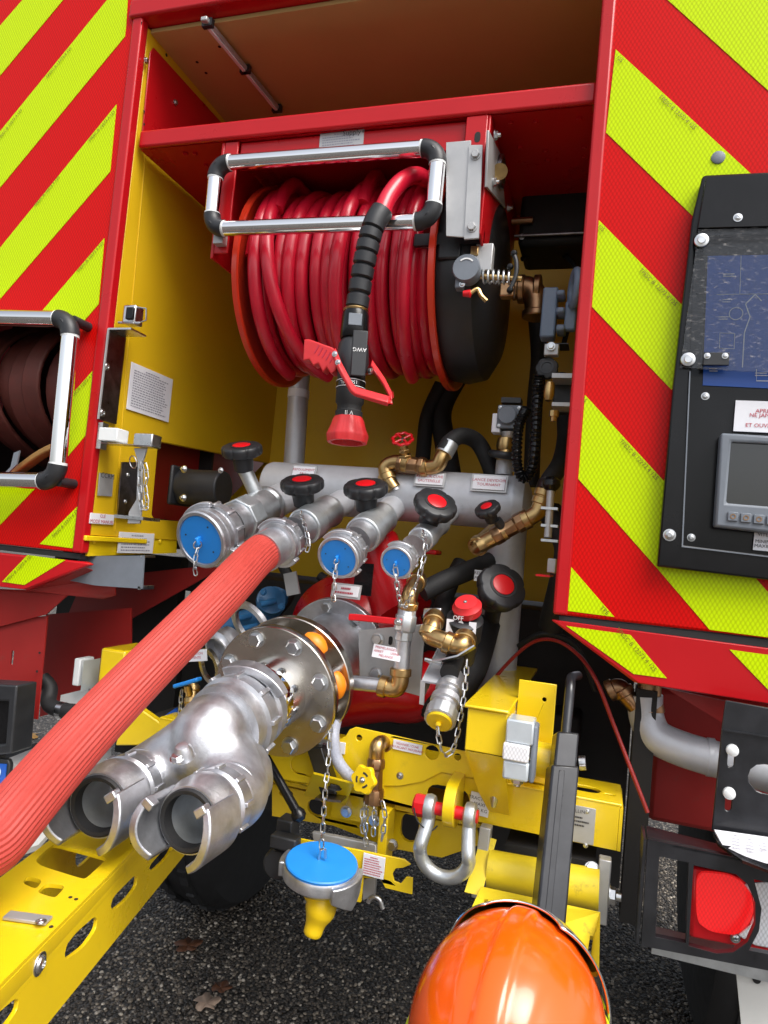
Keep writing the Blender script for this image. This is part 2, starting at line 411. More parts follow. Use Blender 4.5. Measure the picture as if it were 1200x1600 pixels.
# left outer panel with locker opening
def rectpts(x0, x1, z0, z1, y): return [V((x0, y, z0)), V((x1, y, z0)), V((x1, y, z1)), V((x0, y, z1))]
lk = [P(96, 500), P(70, 742)]
LX1, LZ1, LZ0 = -.085, lk[0].z, lk[1].z
MB().plate(rectpts(-.9, -.004, ZB, 3.0, 0), .03, -UY, [rectpts(-.62, LX1, LZ0, LZ1, 0)]).build('left_panel', 'red_tape', T, bevel=.004)
MB().plate(rectpts(XR, 1.95, 1.328, 3.0, 0), .03, -UY).build('right_panel', 'red_tape', T, bevel=.004)
MB().box((-.022, -.006, ZB), (.006, .02, 3.0)).build('left_edge_trim', 'red_paint', T, bevel=.005, seg=3)
MB().box((XR-.006, -.005, 1.328), (XR+.020, .02, 3.0)).build('right_edge_trim', 'red_paint', T, bevel=.005, seg=3)
# header above the opening
MB().box((-.03, -.012, 2.600), (XR-.008, .06, 2.645)).build('opening_header', 'red_paint', T, bevel=.006, seg=3)
MB().box((.008, .004, 2.648), (XR-.008, .03, 3.0)).build('upper_panel', 'red_tape', T, bevel=.003)
# lower flaps
MB().plate([P(-200, 842), P(132, 878), P(140, 882), P(42, 922), P(-200, 893)], .02, -UY).build('left_flap', 'red_paint', T, bevel=.004)
MB().plate([P(860, 968), P(1300, 1026), P(1300, 1116), P(992, 1067)], .02, -UY).build('right_flap', 'red_paint', T, bevel=.004)
MB().box((-.9, .004, 1.329), (-.004, .03, 1.341)).build('left_seal', 'black_soft', T)
MB().box((XR+.005, .004, 1.312), (1.95, .03, 1.326)).build('right_seal', 'black_soft', T)
# reflective chevron stripes : picture corners on the panel plane
def stripe(pts, y=-.0012, clip=None):
    q = [P(a, b, y) for a, b in pts]
    MB().plate(q, .0010, -UY).build('reflective_stripe', 'lime_tape', T)
def ext(a, b, x):  # continue the edge a->b to picture column x
    t = (x-a[0])/(b[0]-a[0]); return (x, a[1]+(b[1]-a[1])*t)
XE = -160
for up0, up1, lo0, lo1 in [((40, -6), (0, 40), (105, -8), (0, 118)), ((167, 0), (0, 205), (195, 57), (0, 293)), ((182, 163), (0, 387), (172, 268), (0, 467))]:
    pts = [up0, ext(up0, up1, XE), ext(lo0, lo1, XE), lo0]
    if up0 == (167, 0): pts = [(167, 0), ext(up0, up1, XE), ext(lo0, lo1, XE), lo0, (197, 40), (201, -30), (190, -30)]
    stripe(pts)
stripe([(163, 372), (70, 480), (38, 517), (103, 517), (112, 512), (154, 475)][:1]+[(62, 490), (88, 505), (122, 512), (154, 475)])
stripe([(144, 580), (113, 615), (108, 650), (105, 714), (138, 675)])
stripe([(-120, 745), (74, 752), (53, 765), (-120, 938)][:3]+[ext((53, 765), (0, 820), -60), (-120, 800)])
stripe([(125, 787), (62, 850), (116, 857), (118, 850)])
stripe([(102, 875), (43, 867), (3, 909), (38, 914)], -.0012)
stripe([(1028, -14), (1330, 258), (1360, -60), (1030, -60)])
stripe([(962, 77), (947, 207), (1082, 337), (1250, 345), (1185, 282)])
stripe([(933, 341), (919, 473), (1060, 620), (1075, 486)])
stripe([(905, 607), (891, 734), (1026, 887), (1109, 984), (1330, 1012), (1320, 1000), (1182, 905), (1100, 880), (1045, 760)][:4]+[(1216, 998), (1200, 925), (1160, 880), (1045, 760)])
stripe([(877, 868), (870, 945), (876, 953), (960, 964)])
stripe([(885, 978), (985, 992), (1042, 1060), (990, 1053)])
stripe([(1140, 1015), (1300, 1037), (1300, 1108), (1218, 1096)])
# tiny maker print along the stripes
def stripe_text(a, b, s="TA DIBRALENT TPESC B 12273 4   125"):
    A, B = P(*a, -.003), P(*b, -.003); u = (B-A).normalized(); v = (-UY).cross(u)
    text_on(T, s, (A+B)/2, u, v, .0105, 'print_brown', 'stripe_print')
for a, b in [((66, 130), (118, 66)), ((2, 213), (30, 176)), ((140, 220), (178, 175)), ((48, 330), (99, 268)), ((122, 424), (160, 380)), ((118, 614), (140, 590)), ((84, 838), (122, 797)), ((14, 904), (44, 873))]: stripe_text(a, b, 'TPESC B 12273 4 125')
for a, b in [((1019, 140), (1098, 212)), ((991, 412), (1066, 486)), ((962, 680), (1035, 757)), ((934, 944), (955, 964)), ((975, 994), (1013, 1036))]: stripe_text(a, b, 'TPESC B 12273 4 125' if b[0]-a[0] > 30 else 'TPE')
for a in [(965, 88), (936, 352), (908, 618), (880, 880)]:
    A = P(*a, -.003); u = V((.72, 0, -.69)); text_on(T, '125', A+V((.004, 0, -.006)), u, (-UY).cross(u), .010, 'print_brown', 'stripe_print')
c = P(1122, 247); MB().lathe(c+UY*.004, -UY, [(0, .0115), (.007, .0115), (.0085, .009), (.0085, 0)], 24).build('plug', 'grey_plastic', T)

# pump bay lining
yw = 'yellow_wall'
hole = [PX(a, b, 0.004) for a, b in [(247, 690), (330, 706), (420, 724), (420, 830), (330, 818), (242, 812), (237, 803)]]
MB().plate([V((.004, .02, 1.385)), V((.004, .875, 1.385)), V((.004, .875, 2.595)), V((.004, .02, 2.595))], .02, UX, [hole]).build('left_bay_wall', yw, T, bevel=.002)
MB().plate(rectpts(-.016, XR+.012, 1.30, 2.595, .86), .01, -UY).build('back_bay_wall', yw, T)
MB().plate([V((XR-.004, .02, 1.385)), V((XR-.004, .855, 1.385)), V((XR-.004, .855, 2.595)), V((XR-.004, .02, 2.595))], .012, -UX).build('right_bay_wall', yw, T)
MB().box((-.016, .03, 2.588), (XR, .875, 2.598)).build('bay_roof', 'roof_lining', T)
# folded seam bead on the left wall
sm = [PX(228, 236, .005), PX(196, 590, .005), PX(180, 830, .005)]
MB().tube([V((.0045, p.y, p.z)) for p in sm], .0012, 6).build('wall_seam', yw, T)
# ledge and skirt under the left wall
MB().box((-.004, -.003, 1.372), (.012, .22, 1.384)).build('wall_ledge', 'yellow_paint', T, bevel=.002)
MB().plate([PX(141, 842, .001), PX(276, 842, .001), PX(276, 864, .001), PX(136, 869, .001)], .006, UX).build('wall_skirt', 'yellow_paint', T)
for q in ((148, 846), (250, 846)): screw(T, PX(*q, .002), UX, .006, 'yellow_paint', 'rivet')
for q in ((222, 37), (237, 47), (252, 63), (260, 86), (308, 97), (322, 114), (343, 73)): MB().lathe(PX(*q, .0045) if q[0] < 300 else PZ(*q, 2.5875), UX if q[0] < 300 else -UZ, [(0, .004), (.0006, .004), (.0006, 0)], 12).build('rivet_hole', 'dark', T)
# light strip under the roof
a, b = PZ(318, 28, 2.575), PZ(438, 176, 2.575)
o = thing('light_strip', 'thin grey strip lamp fixed along the bay roof', 'lamp', (a+b)/2)
MB().ribbon([a, b], UX, .016, .010).build('housing', 'grey_plate', o, bevel=.002)
MB().ribbon([a-UZ*.007+UY*.02, b-UZ*.007-UY*.02], UX, .009, .004).build('lens', 'lamp_white', o, bevel=.001)
for t in (.05, .5, .95): MB().obox(a.lerp(b, t), UX, UY, UZ, .013, .006, .009).build('clip', 'black_plastic', o)
# outer shell so that the truck is solid from other sides
MB().box((-.9, .035, 2.99), (1.95, 4.0, 3.02)).build('roof', 'red_paint', T)
MB().box((-.9, .035, 1.34), (-.88, 4.0, 2.985)).build('side_wall', 'red_paint', T)
MB().box((1.93, .035, 1.34), (1.95, 4.0, 2.985)).build('side_wall', 'red_paint', T)
MB().box((-.875, .885, 1.20), (1.925, 4.0, 1.28)).build('underbody', 'dark', T)
MB().box((-.875, .035, 1.345), (-.03, .05, 1.50)).build('locker_sill', 'dark', T)
# inside of the left hose locker
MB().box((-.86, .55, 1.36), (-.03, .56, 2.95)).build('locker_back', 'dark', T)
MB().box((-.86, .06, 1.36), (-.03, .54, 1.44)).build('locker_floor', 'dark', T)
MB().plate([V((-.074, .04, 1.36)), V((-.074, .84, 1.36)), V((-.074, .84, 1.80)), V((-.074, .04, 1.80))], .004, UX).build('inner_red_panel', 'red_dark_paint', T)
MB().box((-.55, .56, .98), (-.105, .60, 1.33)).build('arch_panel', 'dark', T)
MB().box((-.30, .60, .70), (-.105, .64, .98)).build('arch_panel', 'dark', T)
# dark chassis mass behind the pump
MB().box((-.10, .62, .62), (1.22, .80, 1.29)).build('chassis_bulkhead', 'dark', T)
MB().box((.20, .50, .80), (.36, 2.6, 1.05)).build('chassis_rail', 'dark', T, bevel=.01)
MB().box((.98, .50, .80), (1.10, 2.6, 1.05)).build('chassis_rail', 'dark', T, bevel=.01)

# shelf over the reel
S = thing('equipment_shelf', 'red steel shelf with a rolled front lip above the hose reel', 'shelf', (.53, .2, 2.31))
MB().box((.012, .02, 2.300), (XR-.004, .032, 2.342)).build('front_lip', 'red_paint', S, bevel=.008, seg=3)
MB().box((.010, .034, 2.302), (XR-.010, .60, 2.308)).build('shelf_plate', 'red_paint', S)
MB().plate([V((.010, .035, 2.312)), V((.010, .60, 2.312)), V((.010, .60, 2.40)), V((.010, .36, 2.568)), V((.010, .04, 2.560)), V((.010, .03, 2.54))], .004, UX).build('side_gusset', 'red_paint', S, bevel=.002)
for q in ((228, 95), (274, 160)): hexbolt(S, PX(*q, .011), UX, .006)
for q in ((225, 174), (225, 194)): MB().lathe(PX(*q, .0101), UX, [(0, .003), (.0008, .003), (.0008, 0)], 10).build('hole', 'dark', S)
for q in ((798, 192), (837, 190), (905, 185), (928, 180), (813, 230), (852, 236), (913, 230), (913, 245), (856, 250), (290, 240), (305, 240), (322, 258)): hexbolt(S, PZ(*q, 2.3015), -UZ, .006, 'red_paint')

# ================================================================ hoses folded in the left locker
for i in range(8):
    xx = -.13-.047*i; rr = .33-.012*(i % 3)
    c = V((xx, .40, 1.76+.01*(i % 2)))
    o = MB()
    path = [c+UY*(rr*math.cos(t))+UZ*(rr*.62*math.sin(t)) + UX*(.008*math.sin(2*t+i)) for t in [2*PI*k/40 for k in range(40)]]
    o.ribbon(path, (UX+UZ*.0).normalized(), .052, .012, closed=True)
    o = o.build('folded_hose', 'brown_hose', None, bevel=.004)
    tag(o, 'flat dark red-brown hose loop stacked in the locker behind the chrome rail', 'hose', 'hose loops in the locker')
o = thing('leather_strap', 'tan webbing strap curving over the folded hoses', 'strap', P(60, 720, .02))
MB().ribbon(spline([P(18, 745, .05), P(40, 728, .04), P(62, 712, .03), P(84, 700, .03), P(110, 690, .05)], 5), UY, .03, .014).build('band', 'wood', o, bevel=.003)
MB().ribbon([P(10, 740, .01), P(22, 728, .01), P(27, 706, .01)], V((1, 0, .4)), .018, .004).build('buckle_tab', 'grey_plastic', o)

# chrome roller rails
def rail(name, label, TL, TR, BR, BL, r, open_left=False, group=None):
    t = thing(name, label, 'rail', (TL+TR+BR+BL)/4, group)
    cs = [TL, TR, BR, BL]; e = r*2.0
    for i in range(4):
        a, b = cs[i], cs[(i+1) % 4]
        d = (b-a).normalized()
        MB().cyl(a+d*e, b-d*e, r, 32).build('roller', 'chrome', t)
        for q, dd in ((a+d*(e-.002), d), (b-d*(e+.004), d)): MB().cyl(q, q+dd*.006, r*1.06, 32).build('collar', 'white_plastic', t)
    for i in range(4):
        c = cs[i]; d1 = (cs[i-1]-c).normalized(); d2 = (cs[(i+1) % 4]-c).normalized()
        n = 8; ce = c+d1*e+d2*e
        pts = [ce-d2*e*math.cos(k/n*PI/2)-d1*e*math.sin(k/n*PI/2) for k in range(n+1)]
        m = MB().tube(pts, r*1.14, 24); m.lathe(c+(d1+d2)*e*.42-UY*r*.2, -(d1+d2), [(-.2*r, 0), (0, r*.8), (r*.5, r*1.0), (r*1.0, r*.72), (r*1.2, 0)], 20)
        m.build('corner', 'black_plastic', t)
    return t
yr = -.004
t = rail('roller_guide', 'chrome roller frame mounted in front of the red hose reel', V((.247, yr, 2.229)), V((.752, yr, 2.222)), V((.752, yr, 2.071)), V((.250, yr, 2.080)), .0162)
q = [P(697, 222, .014), P(736, 219, .014), P(727, 371, .014), P(697, 369, .014)]
MB().plate(q, .004, -UY).build('mounting_plate', 'grey_plate', t, bevel=.001)
MB().plate([P(733, 226, .010), P(754, 226, .010), P(748, 372, .010), P(725, 374, .010)], .005, -UY).build('mounting_plate', 'grey_plate', t, bevel=.001)
for b in ((743, 242), (737, 355)): hexbolt(t, P(*b, .0095), -UY, .0085, 'grey_plate')
MB().box(P(333, 372, .01)-V((0, 0, .012)), P(356, 372, .03)+V((0, 0, .012))).build('foot', 'grey_plate', t, bevel=.001)
t = rail('locker_rail', 'chrome rail with black corners around the left hose locker', P(-190, 493, -.055), P(112, 499, -.055), P(88, 752, -.055), P(-190, 745, -.055), .0185)
for a in (P(112, 499, -.055), P(88, 752, -.055), P(-190, 493, -.055), P(-190, 745, -.055)): MB().cyl(a+UY*.005, V((a.x, -.0005, a.z)), .011, 16).build('standoff', 'black_plastic', t)

# ================================================================ bracket, key, signs on the yellow wall
t = thing('bracket', 'zinc plated angle bracket with over-centre latch bolted to bay edge', 'bracket', PX(165, 580, .01))
q = [PX(162, 511, .01), PX(182, 511, .01), PX(172, 654, .01), PX(150, 654, .01)]
yq = -.002
A, B = V((.012, -.008, q[0].z)), V((.012, -.008, q[3].z))
MB().plate([A, V((.012, .055, A.z)), V((.012, .055, B.z)), B], .003, UX).build('plate', 'steel_plate', t)
MB().box((.0125, -.012, B.z), (.016, -.008, A.z)).build('flange', 'grey_plate', t)
MB().box((.0125, -.010, A.z-.002), (.075, .045, A.z+.002)).build('arm', 'zinc', t)
for b in ((167, 573), (160, 645)): screw(t, PX(*b, .0125), UX, .008)
L = P(208, 494, .02)
MB().obox(L, UX, UZ, UY, .017, .022, .016).build('latch_body', 'zinc', t, bevel=.004)
MB().obox(L+V((.006, -.018, .0)), UX, UZ, UY, .010, .014, .004).build('latch_lever', 'black_gloss', t, bevel=.002)
MB().tube([L+V((.017, -.01, .017)), L+V((.043, -.012, .013)), L+V((.046, -.012, -.014)), L+V((.026, -.01, -.02))], .002, 8).build('wire_bail', 'zinc', t)
MB().cyl(L+V((-.03, -.01, -.018)), L+V((.03, -.01, -.020)), .003, 10).build('pivot', 'zinc', t)
t = thing('key_holder', 'white and zinc clip holder above the hanging steel key', 'holder', P(200, 685, .0))
MB().box(P(157, 668, .0)+V((0, -.005, 0)), P(184, 690, .0)+V((0, .035, 0))).build('pad', 'white_plastic', t, bevel=.002)
MB().box(P(157, 692, .0)-V((0, .006, 0)), P(238, 697, .0)+V((0, .03, 0))).build('strap', 'zinc', t, bevel=.001)
MB().box(P(212, 677, .0)-V((0, .006, 0)), P(239, 699, .0)+V((0, .03, .0))).build('pad', 'zinc', t, bevel=.003)
MB().box((.008, .0, P(175, 695).z-.01), (.02, .02, P(175, 695).z+.05)).build('stem', 'zinc', t)
t = thing('manual_key', 'flat steel key with chain and ring hanging in a grey slotted holder', 'key', P(210, 770, .01))
q = [PX(191, 722, .02), PX(225, 722, .02), PX(217, 808, .02), PX(184, 806, .02)]
MB().plate(q, .003, UX).build('holder_plate', 'steel_plate', t)
for b in ((200, 742), (196, 784)): screw(t, PX(*b, .0205), UX, .005)
MB().box(P(184, 808, .02)-V((0, .012, .002)), P(229, 809, .02)+V((0, .05, .001))).build('holder_foot', 'zinc', t)
MB().plate([P(209, 700, .012), P(229, 700, .012), P(222, 722, .012), P(221, 790, .012), P(218, 818, .012), P(199, 818, .012), P(201, 800, .012), P(213, 780, .012), P(215, 722, .012)], .006, -UY).build('blade', 'grey_plate', t, bevel=.001)
MB().torus(P(208, 722, .006), V((.4, 1, .3)), .014, .0012, 20, 6).build('ring', 'zinc', t)
chain_mb([P(222, 722, .004), P(218, 745, .003), P(219, 775, .003), P(222, 797, .003), P(229, 795, .003), P(230, 780, .003), P(226, 762, .003), P(230, 745, .003), P(226, 724, .003)], .022, .0012, .0045).build('chain', 'zinc', t)
quad_sign('instruction_sign', 'white printed instruction sheet on the yellow bay wall', [(206, 566), (270, 592), (264, 661), (198, 638)], X=.008, rows=16, ink='print_grey')
quad_sign('notice_sign', 'small white printed notice on the yellow skirt below the bay wall', [(187, 831), (241, 834), (239, 865), (184, 864)], X=.009, rows=6, ink='print_grey')
quad_sign('key_sign', 'white label reading CLE MODE MANUEL on the yellow wall', [(142, 801), (178, 805), (178, 820), (140, 818)], X=.0085, lines=['CLE', 'MODE MANUEL'], size=.0115)
t = quad_sign('maker_sticker', 'silver CCRM sticker on the yellow wall', [(156, 739), (178, 741), (175, 776), (153, 774)], X=.0085, m='grey_plate')
cc = PX(168, 744, .0085); text_on(t, 'CCRM', cc, UY, UZ, .017, 'print_black')
quad_sign('reel_plate', 'metal rating plate reading Supply on the red reel crossbar', [(499, 209), (568, 202), (568, 228), (499, 236)], Y=.036, rows=6, ink='print_grey', m='grey_plate')
text_on(bpy.data.objects['reel_plate'], 'Supply+', P(553, 207, .0355), UX, UZ, .016, 'print_black')

# ================================================================ hose reel
RY, RZ, RR = .288, 2.052, .245
RC = lambda x: V((x, RY, RZ))
t = REEL = thing('hose_reel', 'red hose reel in a red steel frame wound with glossy red hose', 'hose reel', (.5, RY, 1.8))
MB().lathe(RC(.290), UX, [(0, .165), (.45, .165)], 48).build('drum', 'red_dark_paint', t)
for x0, x1, nm in ((.282, .290, 'reel_flange'), (.738, .746, 'reel_flange')):
    MB().lathe_closed(RC(0), UX, [(x0, .02), (x1, .02), (x1, RR-.012), (x1+.004, RR-.006), (x1+.002, RR), (x0-.002, RR), (x0-.004, RR-.006), (x0, RR-.012)], 72).build(nm, 'orange_rim', t)
rr = random.Random(3)
hp = []; turns = 13; hr = .0160; x = .298
for k in range(turns*44+1):
    a = 2*PI*k/44; ph = k/44
    xx = .309+.0316*min(ph, 13)+.004*math.sin(a*.5+1.1*ph); R = .203+.006*math.sin(ph*2.3+1)+.004*math.sin(a)
    hp.append(V((xx, RY-R*math.cos(a), RZ+R*math.sin(a))))
MB().tube(hp, hr, 12).build('hose_coil', 'red_rubber', t)
# crossing turns of the upper layer
def upper(x0, x1, x2, R, a0, a1):
    pts = []
    for k in range(41):
        s = k/40; a = a0+(a1-a0)*s; X = (1-s)**2*x0+2*s*(1-s)*x1+s*s*x2
        pts.append(V((X, RY-R*math.cos(a), RZ+R*math.sin(a))))
    return pts
for x0, x1, x2, R in ((.335, .31, .445, .226), (.565, .53, .51, .230), (.312, .322, .34, .224), (.70, .69, .66, .226)):
    a = upper(x0, x1, x2, R, 1.9, -1.5); MB().tube(a, hr, 12).build('hose_coil', 'red_rubber', t)
for x0, R in ((.350, .030), (.560, .036)):   # slack loops standing up over the coil
    pts = []
    for k in range(31):
        s = k/30; a = .55+1.75*s; q = .222+R*math.sin(PI*s)**1.2; pts.append(V((x0+.05*s-.02*math.sin(PI*s), RY-q*math.cos(a), min(RZ+q*math.sin(a), 2.272))))
    MB().tube(pts, hr, 12).build('hose_coil', 'red_rubber', t)
# frame
MB().box((.232, .030, 2.03), (.240, .62, 2.298)).build('side_plate', 'red_paint', t, bevel=.002)
MB().box((.2405, .030, 2.04), (.275, .036, 2.298)).build('front_flange', 'red_paint', t, bevel=.002)
MB().box((.2755, .038, 2.238), (.795, .050, 2.299)).build('crossbar', 'red_paint', t, bevel=.003)
MB().box((.796, .024, 2.055), (.840, .030, 2.299)).build('front_flange', 'red_paint', t, bevel=.002)
MB().plate([V((.846, .026, 2.299)), V((.846, .026, 2.055)), V((.846, .10, 2.03)), V((.846, .30, 1.97)), V((.846, .42, 1.99)), V((.846, .46, 2.299))], .006, UX).build('side_plate', 'red_paint', t, bevel=.002)
MB().box((.27, .55, 2.20), (.80, .56, 2.299)).build('rear_crossbar', 'red_paint', t)
MB().plate(slot(P(746, 214, .0235), UX, UZ, .006, .011), .0006, -UY).build('slot', 'dark', t)
MB().box((.70, .055, 2.05), (.846, .065, 2.075)).build('hanger', 'black_plastic', t)
q = [PX(764, 203, .852), PX(782, 240, .852), PX(790, 325, .852), PX(761, 292, .852)]
bp = MB().plate(q, .005, UX).build('bearing_plate', 'grey_plate', t, bevel=.001)
MB().lathe_closed(PX(781, 268, .853), UX, [(0, .026), (0, .034), (.008, .034), (.008, .026)], 24).build('bearing', 'steel_plate', t)
MB().cyl(PX(781, 268, .850), PX(781, 268, .862), .016, 20).build('axle', 'brass', t)
for b in ((773, 212), (771, 285), (796, 260), (793, 325)): nutbolt(t, PX(*b, .853), UX, .0085)
# black plastic side guard
MB().lathe(RC(.7475), UX, [(0, .222), (.035, .228), (.075, .218), (.098, .18), (.105, .10), (.105, 0)], 64).build('side_guard', 'black_plastic', t)
MB().box((.752, .055, 2.02), (.80, .12, 2.06)).build('guard_bracket', 'black_plastic', t, bevel=.004)
# brake knob, spring and cross handle
kc = P(731, 424, .045)
kn = MB().lathe(kc+UY*.012, -UY, [(0, .026), (.03, .028), (.034, .026), (.034, 0)], 32).build('brake_knob', 'grey_plastic', t)
MB().ribbon(arc(kc-UY*.0228, UX, UZ, .017, .7, 2.3, 10), UY, .0012, .003).build('arrow_mark', 'print_white', kn)
MB().obox(kc+V((-.014, .0, -.028)), UX, UZ, UY, .008, .01, .012).build('stop_pin', 'grey_plastic', kn, bevel=.003)
screw(t, P(722, 444, .032), -UY, .005)
MB().obox(P(757, 405, .07), UX, UZ, V((0, 1, 0)), .018, .028, .012).build('brake_bracket', 'grey_plate', t, bevel=.002)
MB().obox(P(742, 393, .06), UX, UZ, UY, .008, .010, .006).build('brake_bracket', 'brass', t, bevel=.002)
a, b = P(752, 432, .06), P(800, 435, .06); d = (b-a).normalized(); u, v, _ = frame(d)
MB().tube([a.lerp(b, k/60)+u*.013*math.cos(k*.63)+v*.013*math.sin(k*.63) for k in range(61)], .0022, 6).build('spring', 'galvanised', t)
MB().cyl(a-d*.02, b+d*.02, .006, 12).build('spindle', 'brass', t)
MB().tube(spline([P(803, 397, .05), P(807, 410, .05), P(806, 430, .05), P(797, 452, .05)], 5), .0045, 8).build('cross_handle', 'black_plastic', t)
for q in ((803, 396), (797, 417), (797, 453)): MB().lathe(P(*q, .05)-UY*.007, UY, [(0, 0), (.002, .005), (.007, .0072), (.012, .005), (.014, 0)], 14).build('handle_ball', 'black_gloss', t)
MB().obox(P(793, 455, .07), UX, UZ, UY, .014, .014, .012).build('block', 'bronze', t, bevel=.003)
MB().lathe(P(724, 459, .03), UX, [(0, .006), (.014, .008), (.018, 0)], 14).build('bleed_knob', 'red_cap', t)
MB().tube(spline([P(734, 459, .03), P(746, 452, .035), P(752, 462, .035), P(760, 470, .04)], 4), .0045, 8).build('bleed_valve', 'brass', t)
# swivel joint and rewind motor
MB().tube(spline([P(800, 452, .30), P(822, 450, .30), P(836, 462, .30), P(838, 495, .30)], 6), .027, 20).build('swivel_joint', 'bronze', t)
for q, d in ((P(815, 452, .30), UX), (P(838, 492, .30), UZ), (P(840, 452, .30), UX)): MB().lathe(q-d*.008, d, [(0, .033), (.016, .033)], 24).build('swivel_ring', 'bronze', t, bevel=.003)
o = thing('drive_motor', 'black boxy drive motor with long bolts beside the hose reel', 'motor', P(860, 330, .42))
ma, mb_ = P(820, 268, .38), P(922, 385, .38)
MB().box((ma.x, .36, mb_.z), (1.03, .52, ma.z)).build('housing', 'black_soft', o, bevel=.012)
for z in (ma.z-.005, mb_.z+.02):
    MB().cyl((.860, .35, z), (1.03, .35, z), .004, 10).build('tie_rod', 'steel_plate', o); nutbolt(o, V((ma.x+.01, .355, z)), -UY, .006)
for q in ((802, 268), (800, 346)): MB().cyl(P(*q, .35), P(*q, .35)+UX*.05, .009, 14).build('shaft', 'bronze', o)
o = thing('gear_unit', 'grey-blue plastic gear unit with round handle beside the reel swivel', 'gear unit', P(872, 490, .2))
MB().box(P(849, 448, .22), P(868, 535, .26)).build('case', 'grey_blue', o, bevel=.004)
for k in range(3): MB().box(P(869, 452+27*k, .20), P(884, 473+27*k, .25)).build('cover', 'grey_blue', o, bevel=.004)
MB().torus(P(898, 450, .2), V((1, .25, 0)), .035, .009, 28, 10).build('handle_ring', 'grey_blue', o)
MB().box(P(884, 470, .215), P(899, 520, .235)).build('arm', 'grey_blue', o, bevel=.004)
MB().box(P(850, 536, .21), P(890, 548, .26)).build('base', 'black_plastic', o)

# ================================================================ hose line and nozzle hanging over the roller
t = thing('spray_nozzle', 'black and red spray nozzle hanging on red hose over the chrome roller', 'nozzle', P(543, 690, -.03))
hp = spline([V((.70, .22, 2.262)), P(668, 282, .09), P(650, 274, .05), P(628, 283, .01), P(607, 308, -.02), P(594, 338, -.040)], 8)
MB().tube(hp, .0175, 16).build('hose_end', 'red_rubber', t)
sp = spline([P(597, 330, -.036), P(584, 352, -.045), P(573, 392, -.048), P(564, 440, -.045), P(556, 490, -.042)], 14)
rs = []
for i in range(len(sp)): rs.append(.0205+.0022*(1 if (i*9.6/len(sp)) % 1 < .86 else -1.2))
MB().tube(sp, rs, 20).build('bend_sleeve', 'black_plastic', t)
A, B = P(556, 486, -.042), P(542, 692, -.050); d = (B-A); Ln = d.length; d.normalize(); un, vn, _ = frame(d, UX)
front = (CAMPOS-A); front = (front-d*front.dot(d)).normalized(); side = d.cross(front).normalized()   # side points left/right
if side.x > 0: side = -side
L = lambda *pr: [(f*Ln, r*1.13) for f, r in pr]
MB().lathe(A, d, L((-.01, .021), (0, .0225), (.012, .021)), 28).build('ring', 'brass', t)
MB().lathe(A, d, L((.01, .0215), (.03, .0235), (.21, .0245), (.22, .023)), 32).build('swivel_sleeve', 'black_gloss', t)
MB().obox(A+d*(.10*Ln)+front*.0245, side, d, front, .013, .012, .0028).build('grip_flat', 'grey_plastic', t, bevel=.001)
b = MB().lathe(A, d, L((.22, .020), (.26, .026), (.40, .029), (.47, .025), (.53, .024)), 28).build('valve_body', 'black_plastic', t)
pl = MB().obox(A+d*(.36*Ln)+front*.027-side*.012, side, d, front, .0145, .045, .008).build('body_plate', 'black_plastic', t, bevel=.002)
uu = -side
text_on(pl, 'AWG', A+d*(.335*Ln)+front*.0355-side*.012, side, d, .011, 'print_white', 'maker_mark')
MB().ring(A, d, .54*Ln, .60*Ln, .015, .0285).build('flow_ring', 'black_gloss', t)
for f in (.545, .595): MB().ring(A, d, f*Ln-.0006, f*Ln+.0006, .0280, .0289).build('ring_mark', 'print_white', t)
text_on(t, '150', A+d*(.57*Ln)+front*.0294-side*.006, side, d, .0095, 'print_white')
text_on(t, 'FL', A+d*(.57*Ln)+front*.0245+side*.016, (side-front*.55).normalized(), d, .0095, 'print_white')
MB().lathe(A, d, L((.60, .0245), (.70, .0245), (.72, .021), (.76, .021), (.77, .0235), (.82, .0235)), 40).build('pattern_grip', 'black_soft', t)
text_on(t, 'V II', A+d*(.795*Ln)+front*.0272, side, d, .012, 'print_white')
tip = [(f*Ln, r*1.2) for f, r in ((.81, .0225), (.83, .025), (.88, .028), (.94, .0335), (.955, .0335), (.985, .032), (1.0, .0315), (1.0, .026), (.96, .024), (.96, 0))]
MB().lathe(A, d, tip, 64, rf=lambda a: 1+.02*math.copysign(1, math.sin(a*8))).build('bumper_tip', 'red_plastic', t, ang=30)
# handles
gp = [P(478, 532, -.05), P(486, 532, -.05), P(522, 545, -.05), P(533, 556, -.05), P(528, 580, -.05), P(520, 587, -.05), P(513, 576, -.05), P(507, 584, -.05), P(500, 570, -.05), P(492, 574, -.05), P(486, 564, -.05), P(476, 566, -.05)]
gr = MB().plate([p-UY*.010 for p in gp], .026, -UY).build('pistol_grip', 'red_plastic', t, bevel=.004, seg=3)
for k in range(5):
    q = P(498+6*k, 548+3.5*k, -.05)-UY*.0104; MB().obox(q, V((.5, 0, 1)).normalized(), V((1, 0, -.5)).normalized(), UY, .009, .0012, .0006).build('grip_slot', 'print_red', gr)
hpth = [P(521, 549, -.085), P(531, 573, -.088), P(549, 606, -.098), P(556, 612, -.104), P(607, 627, -.10), P(613, 622, -.09), P(600, 597, -.06), P(580, 568, -.035)]
MB().ribbon(hpth, (d*.6+front*.5+side*.1).normalized(), .021, .008).build('bail_handle', 'red_plastic', t, bevel=.002)
for q in ((523, 553), (528, 566)): screw(t, P(*q, -.094), -UY, .0045)
MB().lathe(P(577, 580, -.05), V((1, -.3, 0)), [(0, .006), (.006, .006), (.008, 0)], 14).build('stop_pin', 'zinc', t)

